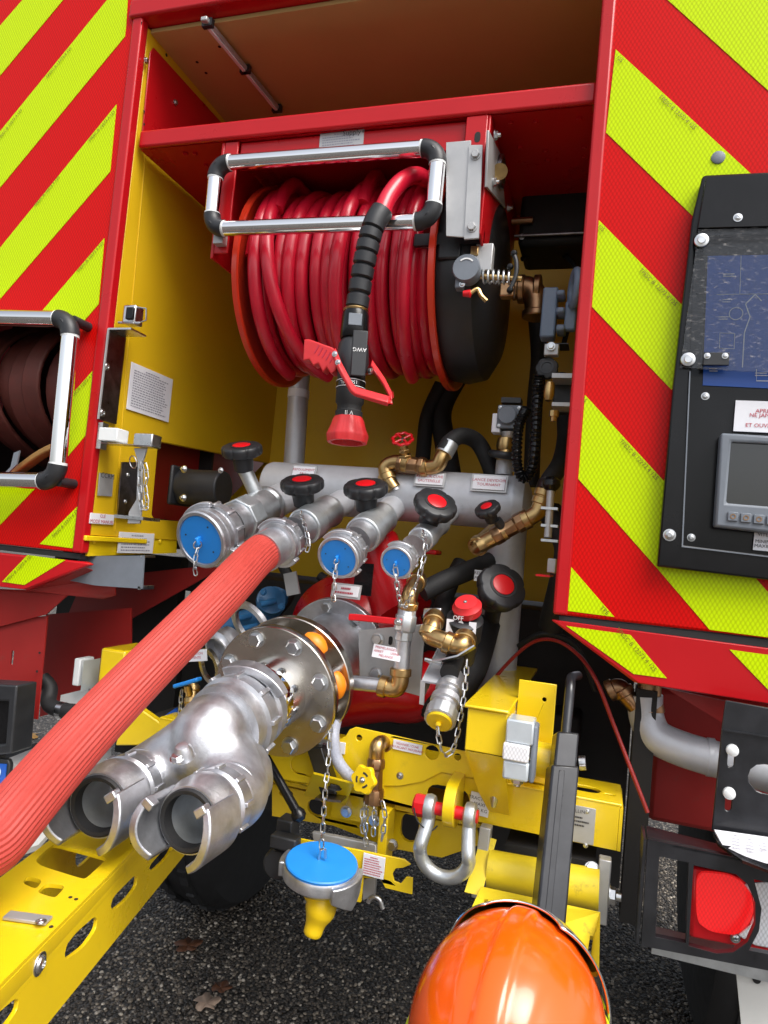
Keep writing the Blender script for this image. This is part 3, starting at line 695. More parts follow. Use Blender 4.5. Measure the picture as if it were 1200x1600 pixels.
# ================================================================ pump manifold
MA, MBp = V((.30, .30, 1.548)), V((.955, .30, 1.548))
t = MAN = thing('pipe_manifold', 'large light grey horizontal manifold pipe under the hose reel', 'pipe', (.63, .30, 1.49))
MB().lathe(MA, UX, [(0, .058), (.01, .062), (.615, .062), (.62, .0635), (.626, .062), (.645, .055), (.657, .03), (.660, 0)], 56).build('pipe', 'aluminium_satin', t)
def stub(name, a, b, r, m='aluminium_satin'): return MB().cyl(a, b, r, 32).build(name, m, t)
MB().cyl((.905, .33, 1.52), (.905, .36, 1.10), .045, 32).build('down_pipe', 'aluminium_satin', t)
MB().cyl(P(787, 742, .31), P(789, 715, .31), .020, 24).build('riser', 'aluminium_satin', t)
for q in ((603, 738),): MB().cyl(P(618, 768, .25), P(606, 742, .25), .017, 20).build('riser', 'aluminium', t)
o = thing('wall_coupling', 'black rubber coupling with bolted flange coming through the bay wall', 'coupling', P(310, 755, .25))
MB().cyl(P(282, 760, .30), P(350, 764, .30), .047, 32).build('sleeve', 'black_plastic', o, bevel=.004)
MB().obox(P(283, 760, .30), UY, UZ, UX, .052, .052, .006).build('flange', 'black_plastic', o, bevel=.008)
for q in ((288, 733), (287, 778)): nutbolt(o, P(*q, .245), -UX*0.2-UY, .008)
for q in ((345, 735),): nutbolt(o, P(*q, .24), -UY, .006)
o = thing('vent_pipe', 'pale grey vertical pipe behind the hose nozzle', 'pipe', P(462, 720, .55))
MB().cyl(P(457, 760, .55), P(470, 560, .55), .030, 28).build('tube', 'aluminium_satin', o)
MB().cyl(P(466, 622, .55), P(467, 610, .55), .0315, 28).build('label_band', 'white_label', o)

def star(O, n, R, h, lobes=8, par=None, redc=True, skirt=True, hub=.045):
    """scalloped hand wheel with a hub below and a red centre"""
    u, v, n = frame(n); k = lobes*12; m = MB(); secs = []
    for z, s in ((0, .86), (h*.12, .96), (h*.35, 1.0), (h*.75, 1.0), (h*.95, .95), (h*1.0, .90)):
        secs.append([O+n*z+(u*math.cos(2*PI*i/k)+v*math.sin(2*PI*i/k))*R*s*(1-.085*(1-math.sqrt(abs(math.sin(lobes*PI*i/k))))) for i in range(k)])
    m.loft(secs); w = m.build('hand_wheel', 'black_plastic', par)
    if redc: MB().lathe(O+n*(h*.99), n, [(0, R*.44), (.002, R*.44), (.0028, R*.40), (.0028, 0)], 28).build('red_centre', 'red_cap', w)
    MB().ring(O+n*(h*.995), n, 0, .0015, R*.47, R*.56, 40).build('wheel_ridge', 'black_plastic', w)
    MB().lathe(O, -n, [(-.005, R*.52), (.012, R*.5), (hub, R*.46), (hub+.003, R*.40)], 28).build('hub', 'black_plastic', par)
    return w
def half_coupling(par, O, d, r, m='aluminium', lugs=2, ang0=0.3, jaw=.02):
    """Guillemin style half coupling: ribbed ring with two jaw lugs; faces along d from O"""
    MB().lathe(O, d, [(0, r*.80), (r*.22, r*.82), (r*.26, r*.98), (r*.62, r*1.0), (r*.66, r*.90), (r*.82, r*.90), (r*.86, r*1.0), (r*1.08, r*1.02), (r*1.12, r*.9)], 48).build('coupling_ring', m, par)
    u, v, d = frame(d)
    for i in range(10):
        a = 2*PI*i/10+.2; e = u*math.cos(a)+v*math.sin(a); ta = d.cross(e)
        MB().obox(O+d*(r*.45)+e*(r*1.01), ta, d, e, r*.06, r*.20, r*.05).build('rib', m, par, bevel=r*.02)
    for i in range(lugs):
        a0 = ang0+i*2*PI/lugs; secs = []
        for k in range(13):
            s = k/12; a = a0+s*1.35; e = u*math.cos(a)+v*math.sin(a); h = r*(.16+.20*s)
            secs.append([O+d*(r*.70)+e*r*1.0, O+d*(r*.70+h)+e*r*1.0, O+d*(r*.70+h)+e*r*1.17, O+d*(r*.70)+e*r*1.17])
        MB().loft(secs).build('lug', m, par, bevel=r*.03)
def blue_cap(par, O, d, r, m='blue_cap', ringm='aluminium'):
    """blank cap: rim, coloured face, moulded eye and ring"""
    c = MB().lathe_closed(O, d, [(0, r*.85), (0, r*1.10), (r*.30, r*1.13), (r*.36, r*1.08), (r*.36, r*.97), (r*.30, r*.95), (r*.28, r*.85)], 48).build('cap_rim', ringm, par)
    f = MB().lathe(O, d, [(r*.1, r*.9), (r*.29, r*.955), (r*.315, r*.93), (r*.32, 0)], 48).build('cap_face', m, par)
    u, v, d = frame(d)
    e = O+d*(r*.32)
    MB().obox(e+d*(r*.12), u, v, d, r*.07, r*.16, r*.14).build('cap_eye', m, f, bevel=r*.04)
    MB().torus(e+d*(r*.2)-v*(r*.12), u*.9+d*.5, r*.15, r*.028, 18, 6).build('ring', 'zinc', f)
    for a in (.9, 2.9, 4.2, 5.6): MB().lathe(e+(u*math.cos(a)+v*math.sin(a))*r*.68, d, [(0, r*.035), (.0006, r*.035), (.0006, 0)], 10).build('vent_hole', 'print_black', f)
    return e+d*(r*.2)-v*(r*.25)
def outlet(name, label, base, face, rv, rc, knob, kn, KR, hexv=False, cap=True, group='outlet valves on the manifold', chain=None, caplen=None):
    d = (face-base); L = d.length; d.normalize()
    o = thing(name, label, 'valve', base, group)
    MB().cyl(base, base+d*(L*.42), rv*.88, 32).build('stub_pipe', 'aluminium_satin', o)
    MB().lathe(base+d*(L*.30), d, [(0, rv*1.02), (.006, rv*1.1), (.014, rv*1.1), (.02, rv), (L*.18, rv*1.05), (L*.24, rv*1.0)], 36).build('valve_body', 'galvanised', o)
    MB().lathe(base+d*(L*.52), d, [(0, rv*1.16), (L*.12, rv*1.16)], 8 if hexv else 32).build('hex_collar', 'galvanised', o, bevel=.003)
    h0 = base+d*(L*.63); MB().lathe(h0, d, [(0, rv*1.0), (L*.05, rv*.9), (L*.12, rc*.78)], 32).build('neck', 'aluminium', o)
    half_coupling(o, face-d*(rc*1.45), d, rc, ang0=.2+rc*20)
    star(knob, kn, KR, KR*.52, 8, o, hub=.034)
    q_ = base+d*max(0, (knob-base).dot(d)); MB().cyl(knob-kn.normalized()*.030, q_, KR*.36, 20).build('stem', 'galvanised' if hexv else 'black_plastic', o)
    if cap: e = blue_cap(o, face-d*(rc*.36), d, rc*.9)
    else: e = face
    if chain: chain_mb(chain(e)).build('chain', 'zinc', o)
    return o, d
tl = V((0, -math.sin(math.radians(24)), math.cos(math.radians(24))))
outlet('outlet_valve', 'biggest outlet valve with wide blue cap below the wall sheet', V((.375, .29, 1.535)), V((.335, -.055, 1.398)), .044, .061, P(379, 712, .12), tl, .047, hexv=True,
       chain=lambda e: [e, e+V((0, -.006, -.03)), e+V((.004, -.004, -.055))])
HV, HD = outlet('outlet_valve', 'outlet valve with the red ribbed hose coupled to it', V((.527, .29, 1.535)), P(424, 856, -.03), .035, .046, P(473, 766, .12), tl, .049, cap=False,
       chain=lambda e: [P(470, 800, .05), P(477, 825, .01), P(483, 850, .0), P(479, 862, .0)])
outlet('outlet_valve', 'medium outlet valve with blue cap beside the coupled red hose', V((.648, .29, 1.530)), V((.636, -.045, 1.390)), .034, .043, P(572, 773, .13), tl, .049,
       chain=lambda e: [e, e+V((0, -.004, -.025)), P(523, 905, -.05), P(521, 940, -.02)])
outlet('outlet_valve', 'smallest outlet valve with small blue cap and tilted black hand wheel', V((.785, .29, 1.525)), V((.757, -.055, 1.392)), .024, .032, P(677, 797, .09), V((.38, -.55, .72)), .046,
       chain=lambda e: [P(660, 830, .03), P(665, 855, .0), P(658, 890, -.02), P(645, 925, -.02), P(630, 950, -.02), P(622, 925, -.05), e])
# red ribbed hose
hz = P(424, 856, -.03)
t = thing('delivery_hose', 'red ribbed fabric delivery hose running down to the ground', 'hose', Pd(0, 1305, .9))
path = spline([hz-HD*.035, hz+HD*.05, Pd(345, 930, 1.22), Pd(200, 1077, 1.04), Pd(100, 1184, .93), Pd(0, 1302, .82), Pd(-120, 1450, .74), V((.50, -.95, .55)), V((.42, -1.08, .25)), V((.22, -1.25, .040)), V((-.4, -1.4, .040)), V((-1.2, -1.3, .040))], 10)
MB().tube(path, .0375, 144, rf=lambda a: 1+.016*(1-2*abs(((a*36/(2*PI)) % 1)-.5)*2), up=UX).build('jacket', 'hose_fabric', t)
MB().lathe(hz-HD*.05, HD, [(0, .036), (.03, .0385), (.055, .039), (.072, .0405), (.078, .040)], 40).build('ferrule', 'aluminium', t)

# ================================================================ suction inlet flanges
FN = axis(427, 1082, .804, -.823, .568); F = Pd(427, 1082, 1.327); fu, fv, _ = frame(FN)
t = thing('suction_flange', 'pair of bolted round steel flanges on the suction inlet', 'flange', F-UZ*.12)
MB().lathe_closed(F, FN, [(-.020, .062), (-.020, .1255), (-.018, .127), (-.002, .127), (0, .1255), (0, .062)], 80).build('front_flange', 'flange_steel', t)
MB().lathe_closed(F, FN, [(-.092, .062), (-.092, .1255), (-.072, .127), (-.070, .1255), (-.070, .062)], 80).build('rear_flange', 'flange_steel', t)
MB().cyl(F-FN*.072, F-FN*.018, .085, 40).build('spacer', 'flange_steel', t)
for k in range(8):
    e = (fu*math.cos(2*PI*k/8+.35)+fv*math.sin(2*PI*k/8+.35))*.105
    hexbolt(t, F+e, FN, .0135); MB().cyl(F+e-FN*.10, F+e-FN*.001, .0075, 12).build('stud', 'zinc', t)
for ang in (.95, .15):
    pts = [F-FN*.045+(fu*math.cos(ang+s)+fv*math.sin(ang+s))*.110 for s in (-.22, -.12, 0, .12, .22)]
    MB().tube(spline(pts, 4), [.010+.010*math.sin(PI*i/16) for i in range(17)], 14).build('orange_guard', 'orange_guard', t)
MB().lathe(F, FN, [(-.05, .066), (.002, .068), (.055, .064), (.062, .060)], 56).build('inlet_neck', 'chrome', t)
o = PUMP = thing('pump', 'red cast pump body with a steel inlet flange behind the manifold outlets', 'pump', F-FN*.3-UZ*.2)
G = F-FN*.27
MB().lathe_closed(G, FN, [(-.018, .06), (-.018, .118), (0, .118), (0, .06)], 72).build('inlet_flange', 'aluminium', o, bevel=.002)
MB().lathe(F-FN*.09, FN, [(-.19, .088), (-.17, .082), (0, .078)], 48).build('inlet_pipe', 'aluminium', o)
for k in range(8):
    e = (fu*math.cos(2*PI*k/8+.2)+fv*math.sin(2*PI*k/8+.2))*.099; hexbolt(o, G+e, FN, .0115)
MB().lathe(G-FN*.018, -FN, [(0, .10), (.03, .125), (.06, .155), (.14, .16), (.18, .13), (.2, .0)], 48).build('casing', 'red_paint', o)
a = P(600, 1085, .22); MB().tube(spline([P(520, 1095, .2), a, P(650, 1085, .24), P(690, 1050, .3)], 6), .06, 24).build('lower_casing', 'red_paint', o)
MB().tube([P(630, 960, .22), P(600, 895, .25), P(585, 850, .28)], [.07, .055, .06], 24).build('delivery_neck', 'red_paint', o)
MB().box(P(556, 848, .24), P(690, 868, .30)).build('top_flange', 'red_paint', o, bevel=.003)
for q in ((585, 868), (608, 825), (514, 815)): hexbolt(o, P(*q, .22), V((0, -.3, 1)), .010)
MB().obox(P(568, 905, .10), UX, UZ, UY, .020, .034, .002).build('data_plate', 'black_gloss', o)

# ================================================================ breeching piece (Y) on the suction inlet
t = thing('breeching_piece', 'cast aluminium Y-shaped breeching with two open jaw couplings', 'breeching', Pd(224, 1271, 1.0)-UZ*.08)
CO = F+FN*.070
MB().lathe(CO, FN, [(-.006, .060), (0, .069), (.020, .071), (.024, .066), (.036, .066), (.040, .074), (.066, .076), (.070, .070), (.082, .069), (.086, .072), (.098, .071), (.102, .058)], 64).build('swivel_ring', 'aluminium', t)
cu, cv, _ = frame(FN)
for k in range(9):
    a = 2*PI*k/9+.1; e = cu*math.cos(a)+cv*math.sin(a); MB().obox(CO+FN*.052+e*.0765, FN.cross(e), FN, e, .004, .013, .004).build('rib', 'aluminium', t, bevel=.001)
for a0 in (.5, .5+PI):
    secs = []
    for k in range(13):
        s = k/12; a = a0+s*1.5; e = cu*math.cos(a)+cv*math.sin(a); h = .012+.02*s
        secs.append([CO+FN*(.012-h*.2)+e*.072, CO+FN*(.014+h)+e*.072, CO+FN*(.014+h)+e*.088, CO+FN*(.012-h*.2)+e*.088])
    MB().loft(secs).build('lug', 'aluminium', t, bevel=.002)
O1, O2 = Pd(154, 1259, .99), Pd(294, 1282, .95)
n1 = axis(154, 1259, .80, -.86, .50); n2 = axis(294, 1282, .80, -.86, .50)
NK = F+FN*.165
body = MB()
def leg(O, n, s): 
    pts = spline([NK-FN*.0, NK+FN*.035, (NK+FN*.085)*.45+(O-n*.185)*.55, O-n*.125, O-n*.085], 6)
    m = len(pts); return pts, [(.0585*(1-i/(m-1))+.049*(i/(m-1))) for i in range(m)]
for O, n in ((O1, n1), (O2, n2)):
    p_, r_ = leg(O, n, 0); body.tube(p_, r_, 28)
mid = NK+FN*.06; ce = (O1+O2)/2-(n1+n2)*.072
body.tube(spline([NK, NK+FN*.04, ce], 6), [.058, .059, .060, .061, .062, .062, .062, .062, .060, .056, .05, .04, .03], 28)
for f in (.2, .4, .6, .8):
    Of, nf = O1.lerp(O2, f), n1.lerp(n2, f).normalized(); p_ = spline([NK+FN*.0, NK+FN*.04, Of-nf*.20, Of-nf*.155], 6)
    body.tube(p_, [.058-.004*i/(len(p_)-1) for i in range(len(p_))], 24)
bo = body.build('body', 'aluminium', t, fix=False)
md = bo.modifiers.new('remesh', 'REMESH'); md.mode = 'VOXEL'; md.voxel_size = .0035; md.use_smooth_shade = True
md = bo.modifiers.new('smooth', 'SMOOTH'); md.factor = .6; md.iterations = 14
MB().lathe(NK-FN*.008, FN, [(0, .0585), (.022, .061), (.026, .0615), (.032, .060)], 48).build('neck_bead', 'aluminium', t)
bq = (O1+O2)/2-(n1+n2)*.068+UZ*.058+FN*.0; hb = hexbolt(t, Pd(277, 1186, 1.00), UZ-UY*.4, .0085)
MB().lathe(Pd(286, 1174, 1.01), UZ-UY*.5, [(-.01, .016), (.004, .013), (.010, .009), (.012, 0)], 18).build('cast_boss', 'aluminium', t)
def open_coupling(O, n):
    u, v, _ = frame(n)
    MB().lathe_closed(O, n, [(-.125, .036), (-.125, .048), (-.120, .0505), (-.108, .0505), (-.104, .047), (-.090, .047), (-.086, .051), (-.062, .052), (-.058, .048), (-.050, .048), (-.046, .053), (-.026, .053), (-.010, .0455), (0, .045), (0, .036)], 64).build('coupling', 'aluminium', t)
    MB().lathe_closed(O, n, [(-.012, .034), (-.012, .0415), (.003, .0425), (.005, .040), (.004, .035)], 56).build('gasket', 'black_soft', t)
    MB().lathe(O, n, [(-.12, 0), (-.12, .036), (-.01, .0362), (-.008, .0362)], 48, ).build('bore', 'galvanised', t) if False else MB().lathe_closed(O, n, [(-.14, .001), (-.139, .0345), (-.012, .0355), (-.012, .0365), (-.142, .0365), (-.145, .001)], 48).build('bore', 'galvanised', t)
    for k in range(9):
        a = 2*PI*k/9+.2; e = u*math.cos(a)+v*math.sin(a); MB().obox(O-n*.074+e*.0525, n.cross(e), n, e, .0035, .011, .0028).build('rib', 'aluminium', t, bevel=.001)
    for a0, a1 in ((math.radians(150), math.radians(236)), (math.radians(-62), math.radians(38))):
        secs = []; K = 18
        for k in range(K+1):
            s = k/K; a = a0+(a1-a0)*s; e = u*math.cos(a)+v*math.sin(a)
            f = s if a0 < 0 else 1-s         # hook is deepest at its upper end
            tip = .034+.012*math.sin(PI*s); ri = .0475; ro = .0590+.002*math.sin(PI*s)
            secs.append([O+n*(-.040)+e*(.050), O+n*(-.036)+e*ro, O+n*tip+e*ro, O+n*tip+e*(ri+.001), O+n*(.004)+e*ri])
        MB().loft(secs).build('jaw', 'aluminium', t, bevel=.0022)
        a = a1 if a0 < 0 else a0; e = u*math.cos(a)+v*math.sin(a)
        MB().obox(O+n*.030+e*.048, n.cross(e), n, e, .006, .008, .0085).build('hook', 'aluminium', t, bevel=.002)
open_coupling(O1, n1); open_coupling(O2, n2)

# ================================================================ brass fittings
def brass_path(par, pts, r, m='brass', k=6, nuts=(), name='elbow', nn=20):
    q = spline(pts, k); MB().tube(q, r, nn).build(name, m, par)
    for f in nuts:
        i = min(len(q)-2, max(0, int(f*(len(q)-1)))); d = (q[i+1]-q[max(0, i-1)]).normalized()
        MB().lathe(q[i]-d*r*.45, d, [(0, r*1.12), (r*.1, r*1.22), (r*.8, r*1.22), (r*.9, r*1.12)], 24).build('collar', m, par)
Yv = .24
t = thing('return_valve', 'brass return valve with open red hand wheel on the manifold top', 'valve', P(610, 760, Yv))
brass_path(t, [P(616, 764, Yv), P(606, 748, Yv), P(603, 730, Yv), P(618, 722, Yv), P(640, 726, Yv)], .0175, nuts=(.3, .95))
MB().lathe(P(622, 724, Yv), P(665, 730, Yv)-P(622, 724, Yv), [(0, .022), (.010, .022), (.012, .019), (.02, .020), (.04, .020), (.048, .019), (.05, .0225), (.062, .0225)], 8).build('valve_body', 'bronze', t, bevel=.003)
brass_path(t, [P(660, 731, Yv), P(682, 728, Yv), P(690, 715, Yv), P(698, 700, Yv+.01)], .0175, nuts=(.1, .85))
wc = P(629, 686, Yv-.02)
MB().cyl(P(634, 724, Yv), P(630, 690, Yv-.02), .008, 14).build('stem', 'brass', t)
for f, rr_ in ((.25, .017), (.5, .013)): 
    q = P(634, 724, Yv).lerp(P(630, 690, Yv-.02), f); MB().lathe(q, P(630, 690, Yv-.02)-P(634, 724, Yv), [(0, rr_), (.008, rr_)], 6).build('gland_nut', 'brass', t, bevel=.001)
wn = V((.05, -.75, .75)).normalized(); wu, wv, _ = frame(wn)
kk = 64; ring = [wc+(wu*math.cos(2*PI*i/kk)+wv*math.sin(2*PI*i/kk))*(.0225+.0018*math.cos(8*2*PI*i/kk)) for i in range(kk+1)]
wh = MB().tube(ring, .0036, 8, cap=False)
for i in range(4): a = PI/4+i*PI/2; wh.tube([wc+(wu*math.cos(a)+wv*math.sin(a))*.004, wc+(wu*math.cos(a)+wv*math.sin(a))*.0225], .0028, 8)
wh.build('hand_wheel', 'red_cap', t); hexbolt(t, wc-wn*.002, wn, .0055)
o = MB().tube(spline([P(694, 706, Yv), P(704, 690, Yv+.01), P(722, 681, .28), P(745, 690, .32), P(762, 720, .34), P(775, 760, .35)], 7), .0195, 20).build('return_hose', 'black_soft'); tag(o, 'black rubber hose curving down from the brass return valve', 'hose')
t2 = MB().lathe(P(694, 709, Yv), P(706, 688, Yv+.01)-P(694, 709, Yv), [(0, .0205), (.03, .0205), (.031, .019)], 24).build('hose_clamp', 'galvanised'); tag(t2, 'shiny steel clamp where the black hose meets the brass valve', 'clamp')
Yb = .17
t = thing('drain_valve', 'brass valve with small black star knob below the manifold end', 'valve', P(800, 830, Yb))
brass_path(t, [P(772, 830, .22), P(757, 840, Yb), P(757, 850, Yb)][:1]+[P(748, 852, Yb), P(760, 846, Yb), P(790, 830, Yb)], .0180, nuts=(.35,))
MB().lathe(P(770, 840, Yb), P(830, 806, Yb)-P(770, 840, Yb), [(0, .0185), (.004, .021), (.020, .021), (.023, .0185), (.055, .0185), (.057, .0215), (.078, .0215)], 8).build('valve_body', 'bronze', t, bevel=.002)
brass_path(t, [P(815, 815, Yb), P(838, 802, Yb), P(846, 786, Yb), P(852, 768, Yb)], .0175, nuts=(.12, .75, .95))
star(P(764, 801, Yb-.03), V((-.28, -.55, .72)), .0275, .016, 6, t, hub=.02)
MB().cyl(P(776, 812, Yb-.02), P(790, 832, Yb), .010, 14).build('stem', 'black_plastic', t)
o = MB().tube(spline([P(850, 772, Yb), P(858, 752, .19), P(876, 722, .26), P(884, 680, .32), P(880, 630, .38), P(876, 590, .42)], 7), .0195, 20).build('drain_hose', 'black_soft'); tag(o, 'thick black hose rising behind the right door from the brass valve', 'hose')
t2 = MB().lathe(P(851, 770, Yb), P(858, 750, .19)-P(851, 770, Yb), [(0, .021), (.026, .021)], 24).build('hose_clamp', 'steel_plate'); tag(t2, 'dark steel clamp on the thick hose beside the round black lever ball', 'clamp')
t = thing('ball_lever', 'steel lever with glossy black ball knob beside the right door edge', 'lever', P(862, 870, .08))
MB().cyl(P(861, 760, .10), P(856, 840, .09), .0075, 14).build('rod', 'grey_plate', t)
MB().lathe(P(861, 768, .10), P(862, 744, .10)-P(861, 768, .10), [(0, .006), (.004, .013), (.012, .0185), (.022, .0175), (.029, .010), (.031, 0)], 24).build('ball', 'black_gloss', t)
for y in (795, 822, 845): MB().obox(P(859, y, .10), UX, UY, UZ, .016, .014, .0025).build('guide_plate', 'zinc', t)
MB().box(P(856, 872, .06), P(869, 896, .085)).build('end_stop', 'grey_plate', t, bevel=.002)
MB().box(P(837, 897, .02), P(865, 901, .12)).build('base_plate', 'red_paint', t)
# solenoid valve with coiled cable
Ys = .29
t = thing('solenoid_valve', 'grey square solenoid valve on brass elbow above the manifold', 'valve', P(787, 742, Ys))
MB().obox(P(797, 654, Ys), UX, UZ, UY, .027, .027, .022).build('body', 'grey_plastic', t, bevel=.003)
MB().lathe(P(795, 652, Ys)-UY*.022, -UY, [(0, .021), (.008, .021), (.010, .019), (.010, 0)], 32).build('cover', 'grey_plastic', t)
for dx in (-1, 1):
    for dz in (-1, 1): screw(t, P(797, 654, Ys)+V((dx*.021, -.022, dz*.021)), -UY, .003)
MB().obox(P(777, 663, Ys), UX, UZ, UY, .010, .022, .018).build('side_block', 'white_label', t, bevel=.002)
MB().obox(P(800, 628, Ys), UX, UZ, UY, .022, .006, .02).build('top_plate', 'black_plastic', t)
MB().lathe(P(796, 676, Ys), -UZ, [(0, .020), (.012, .017), (.016, .012), (.03, .012)], 20).build('adapter', 'galvanised', t)
MB().lathe(P(790, 700, Ys)+UZ*.022, -UZ, [(-.004, .006), (0, .019), (.018, .022), (.028, .019), (.032, .022), (.046, .022), (.05, .0185)], 24).build('elbow', 'brass', t)
o = MB().torus(P(788, 711, Ys), V((.1, -.15, 1)), .028, .009, 36, 10).build('cable_loop', 'black_plastic'); tag(o, 'thick black cable loop wrapped round the brass elbow', 'cable')
o = thing('coiled_cable', 'black corrugated cable hanging in a long U beside the solenoid', 'cable', P(818, 748, .2))
cp = spline([P(822, 640, .24), P(812, 660, .22), P(808, 690, .21), P(808, 725, .2), P(817, 747, .2), P(831, 732, .2), P(836, 690, .19), P(838, 650, .18), P(840, 610, .17), P(842, 585, .16)], 16)
MB().tube(cp, [.0108+.0018*math.sin(i*PI*.62) for i in range(len(cp))], 14).build('sheath', 'black_gloss', o)
t = thing('lubricator_knob', 'black scalloped knob with brass bowl on a grey bracket by the right door', 'knob', P(855, 590, .14))
star(P(854, 574, .16)+UY*.02, V((0, -1, .1)), .024, .014, 7, t, redc=False, hub=.01)
MB().lathe(P(858, 612, .14)+UZ*.022, -UZ, [(0, .004), (.003, .009), (.010, .011), (.03, .011), (.04, .008), (.044, 0)], 20).build('bowl', 'brass', t)
MB().obox(P(862, 548, .17), UX, UZ, UY, .015, .012, .01).build('bracket', 'grey_plate', t, bevel=.002); hexbolt(t, P(861, 541, .155), -UY, .007)
for y in (590, 634): MB().box(P(862, y, .14), P(900, y+5, .20)).build('bracket', 'grey_plate', t)
MB().lathe(P(866, 642, .15), -UZ, [(0, .010), (.012, .010), (.013, .007), (.022, .006)], 8).build('nipple', 'brass', t)
MB().box(P(866, 595, .20), P(905, 650, .24)).build('block', 'black_plastic', t, bevel=.003)
# black hoses in the bay behind
for pts, lab in (([P(690, 600, .60), P(668, 650, .60), P(662, 700, .58), P(655, 780, .5)], 'slim black hose behind the return valve hanging from the reel'), ([P(720, 580, .62), P(690, 640, .62), P(697, 700, .6), P(712, 790, .52)], 'fat black hose behind the return valve hanging from the reel'), ([P(826, 560, .60), P(840, 480, .60), P(838, 500, .5), P(842, 560, .5), P(835, 640, .55), P(830, 760, .55)][2:], 'black hose dropping from the reel swivel joint')):
    o = MB().tube(spline(pts, 7), .030 if 'fat' in lab else .021, 18).build('supply_hose', 'black_soft'); tag(o, lab, 'hose')
o = MB().tube(spline([P(880, 540, .3), P(895, 480, .35), P(900, 420, .4), P(860, 390, .45), P(815, 405, .42)], 7), .006, 10).build('motor_cable', 'black_soft'); tag(o, 'thin black cable looping down from the drive motor', 'cable')
# labels on the manifold and below
lu = V((1, 0, 0)); lv = V((0, .35, 1)).normalized()
def msign(name, label, px, py, y, w, h, lines, size=.011, frame_m='grey_plate', ink='print_red', u=UX, v=lv):
    return sign(name, label, P(px, py, y), u, v, w, h, lines=lines, size=size, ink=ink, frame_m=frame_m)
msign('manifold_label', 'white label reading REFOULEMENT EAU on the manifold pipe', 474, 737, .236, .056, .028, ['REFOULEMENT', 'EAU'], .0085)
msign('manifold_label', 'white label reading RETOUR CUVE SAUTERELLE on the manifold pipe', 671, 748, .236, .064, .028, ['RETOUR CUVE', 'SAUTERELLE'], .0095)
msign('manifold_label', 'white label reading LANCE DEVIDOIR TOURNANT on the manifold pipe', 764, 754, .236, .072, .034, ['LANCE DEVIDOIR', 'TOURNANT'], .0095)
msign('outlet_label', 'white label on an angled plate above the pump inlet flange', 540, 923, .04, .056, .022, None, v=V((0, .2, 1)).normalized()); print_lines(bpy.data.objects['outlet_label'], P(540, 923, .0395), UX, V((0, .2, 1)).normalized(), .05, .018, 2, 'print_red')
msign('premix_label', 'white label reading PREMELANGEUR ARRET USINE MELANGE on the grey pipe', 604, 1020, .015, .058, .026, ['PREMELANGEUR', 'ARRET        USINE', 'MELANGE'], .0066, None, u=V((1, 0, -.05)))
msign('premix_label', 'white label reading REFOUL PREMEL behind the dark star knob', 753, 900, .20, .034, .024, ['REFOUL', 'PREMEL'], .0095, None, 'print_black', v=UZ)
# premix ball valve with the red lever
Yc = .03
t = thing('premix_valve', 'steel ball valve with long red lever on brass elbows', 'valve', P(628, 1080, Yc))
brass_path(t, [P(655, 905, .12), P(645, 918, .06), P(640, 932, Yc), P(637, 950, Yc)], .0165, nuts=(.2, .9))
MB().lathe(P(637, 944, Yc), P(630, 1000, Yc)-P(637, 944, Yc), [(0, .016), (.006, .019), (.02, .019), (.024, .022), (.05, .022), (.055, .018), (.072, .0185)], 8).build('valve_body', 'galvanised', t, bevel=.002)
MB().ribbon(spline([P(545, 964, -.01), P(560, 965, -.01), P(600, 969, -.012), P(628, 972, -.008)], 4), UZ, .013, .006).build('lever', 'red_cap', t, bevel=.002)
nutbolt(t, P(622, 972, -.014), -UY, .006)
MB().cyl(P(631, 998, Yc), P(626, 1056, Yc), .0155, 24).build('pipe', 'aluminium', t)
brass_path(t, [P(626, 1050, Yc), P(624, 1068, Yc), P(616, 1076, Yc), P(597, 1072, Yc)], .0175, nuts=(.05, .95))
MB().cyl(P(604, 1072, Yc), P(548, 1066, Yc), .0145, 24).build('pipe', 'aluminium', t)
t = thing('mounting_plate', 'flat pale steel mounting plate behind the red lever valve', 'plate', P(620, 1040, .07))
MB().plate([P(560, 985, .08), P(664, 975, .08), P(656, 1088, .08), P(562, 1062, .08)], .006, -UY).build('sheet', 'grey_plate', t, bevel=.001)
for q in ((590, 999), (587, 1053)): hexbolt(t, P(*q, .078), -UY, .011)
MB().plate(slot(P(610, 1001, .0775), UX, UZ, .004, .009), .0006, -UY).build('slot', 'dark', t)
t = thing('support_channel', 'grey aluminium channel beside the yellow capped test fitting', 'channel', P(668, 1100, .05))
A = P(664, 1096, -.0); 
MB().plate([P(657, 1062, .0), P(664, 1066, .0), P(662, 1102, .0), P(655, 1100, .0)], .004, -UY).build('web', 'grey_plate', t)
MB().ribbon([P(674, 1067, .0), P(702, 1005, .12)], UX, .034, .004).build('flange', 'aluminium_satin', t)
MB().ribbon([P(659, 1080, .002), P(690, 1015, .12)], UZ, .045, .003).build('web', 'aluminium_satin', t)
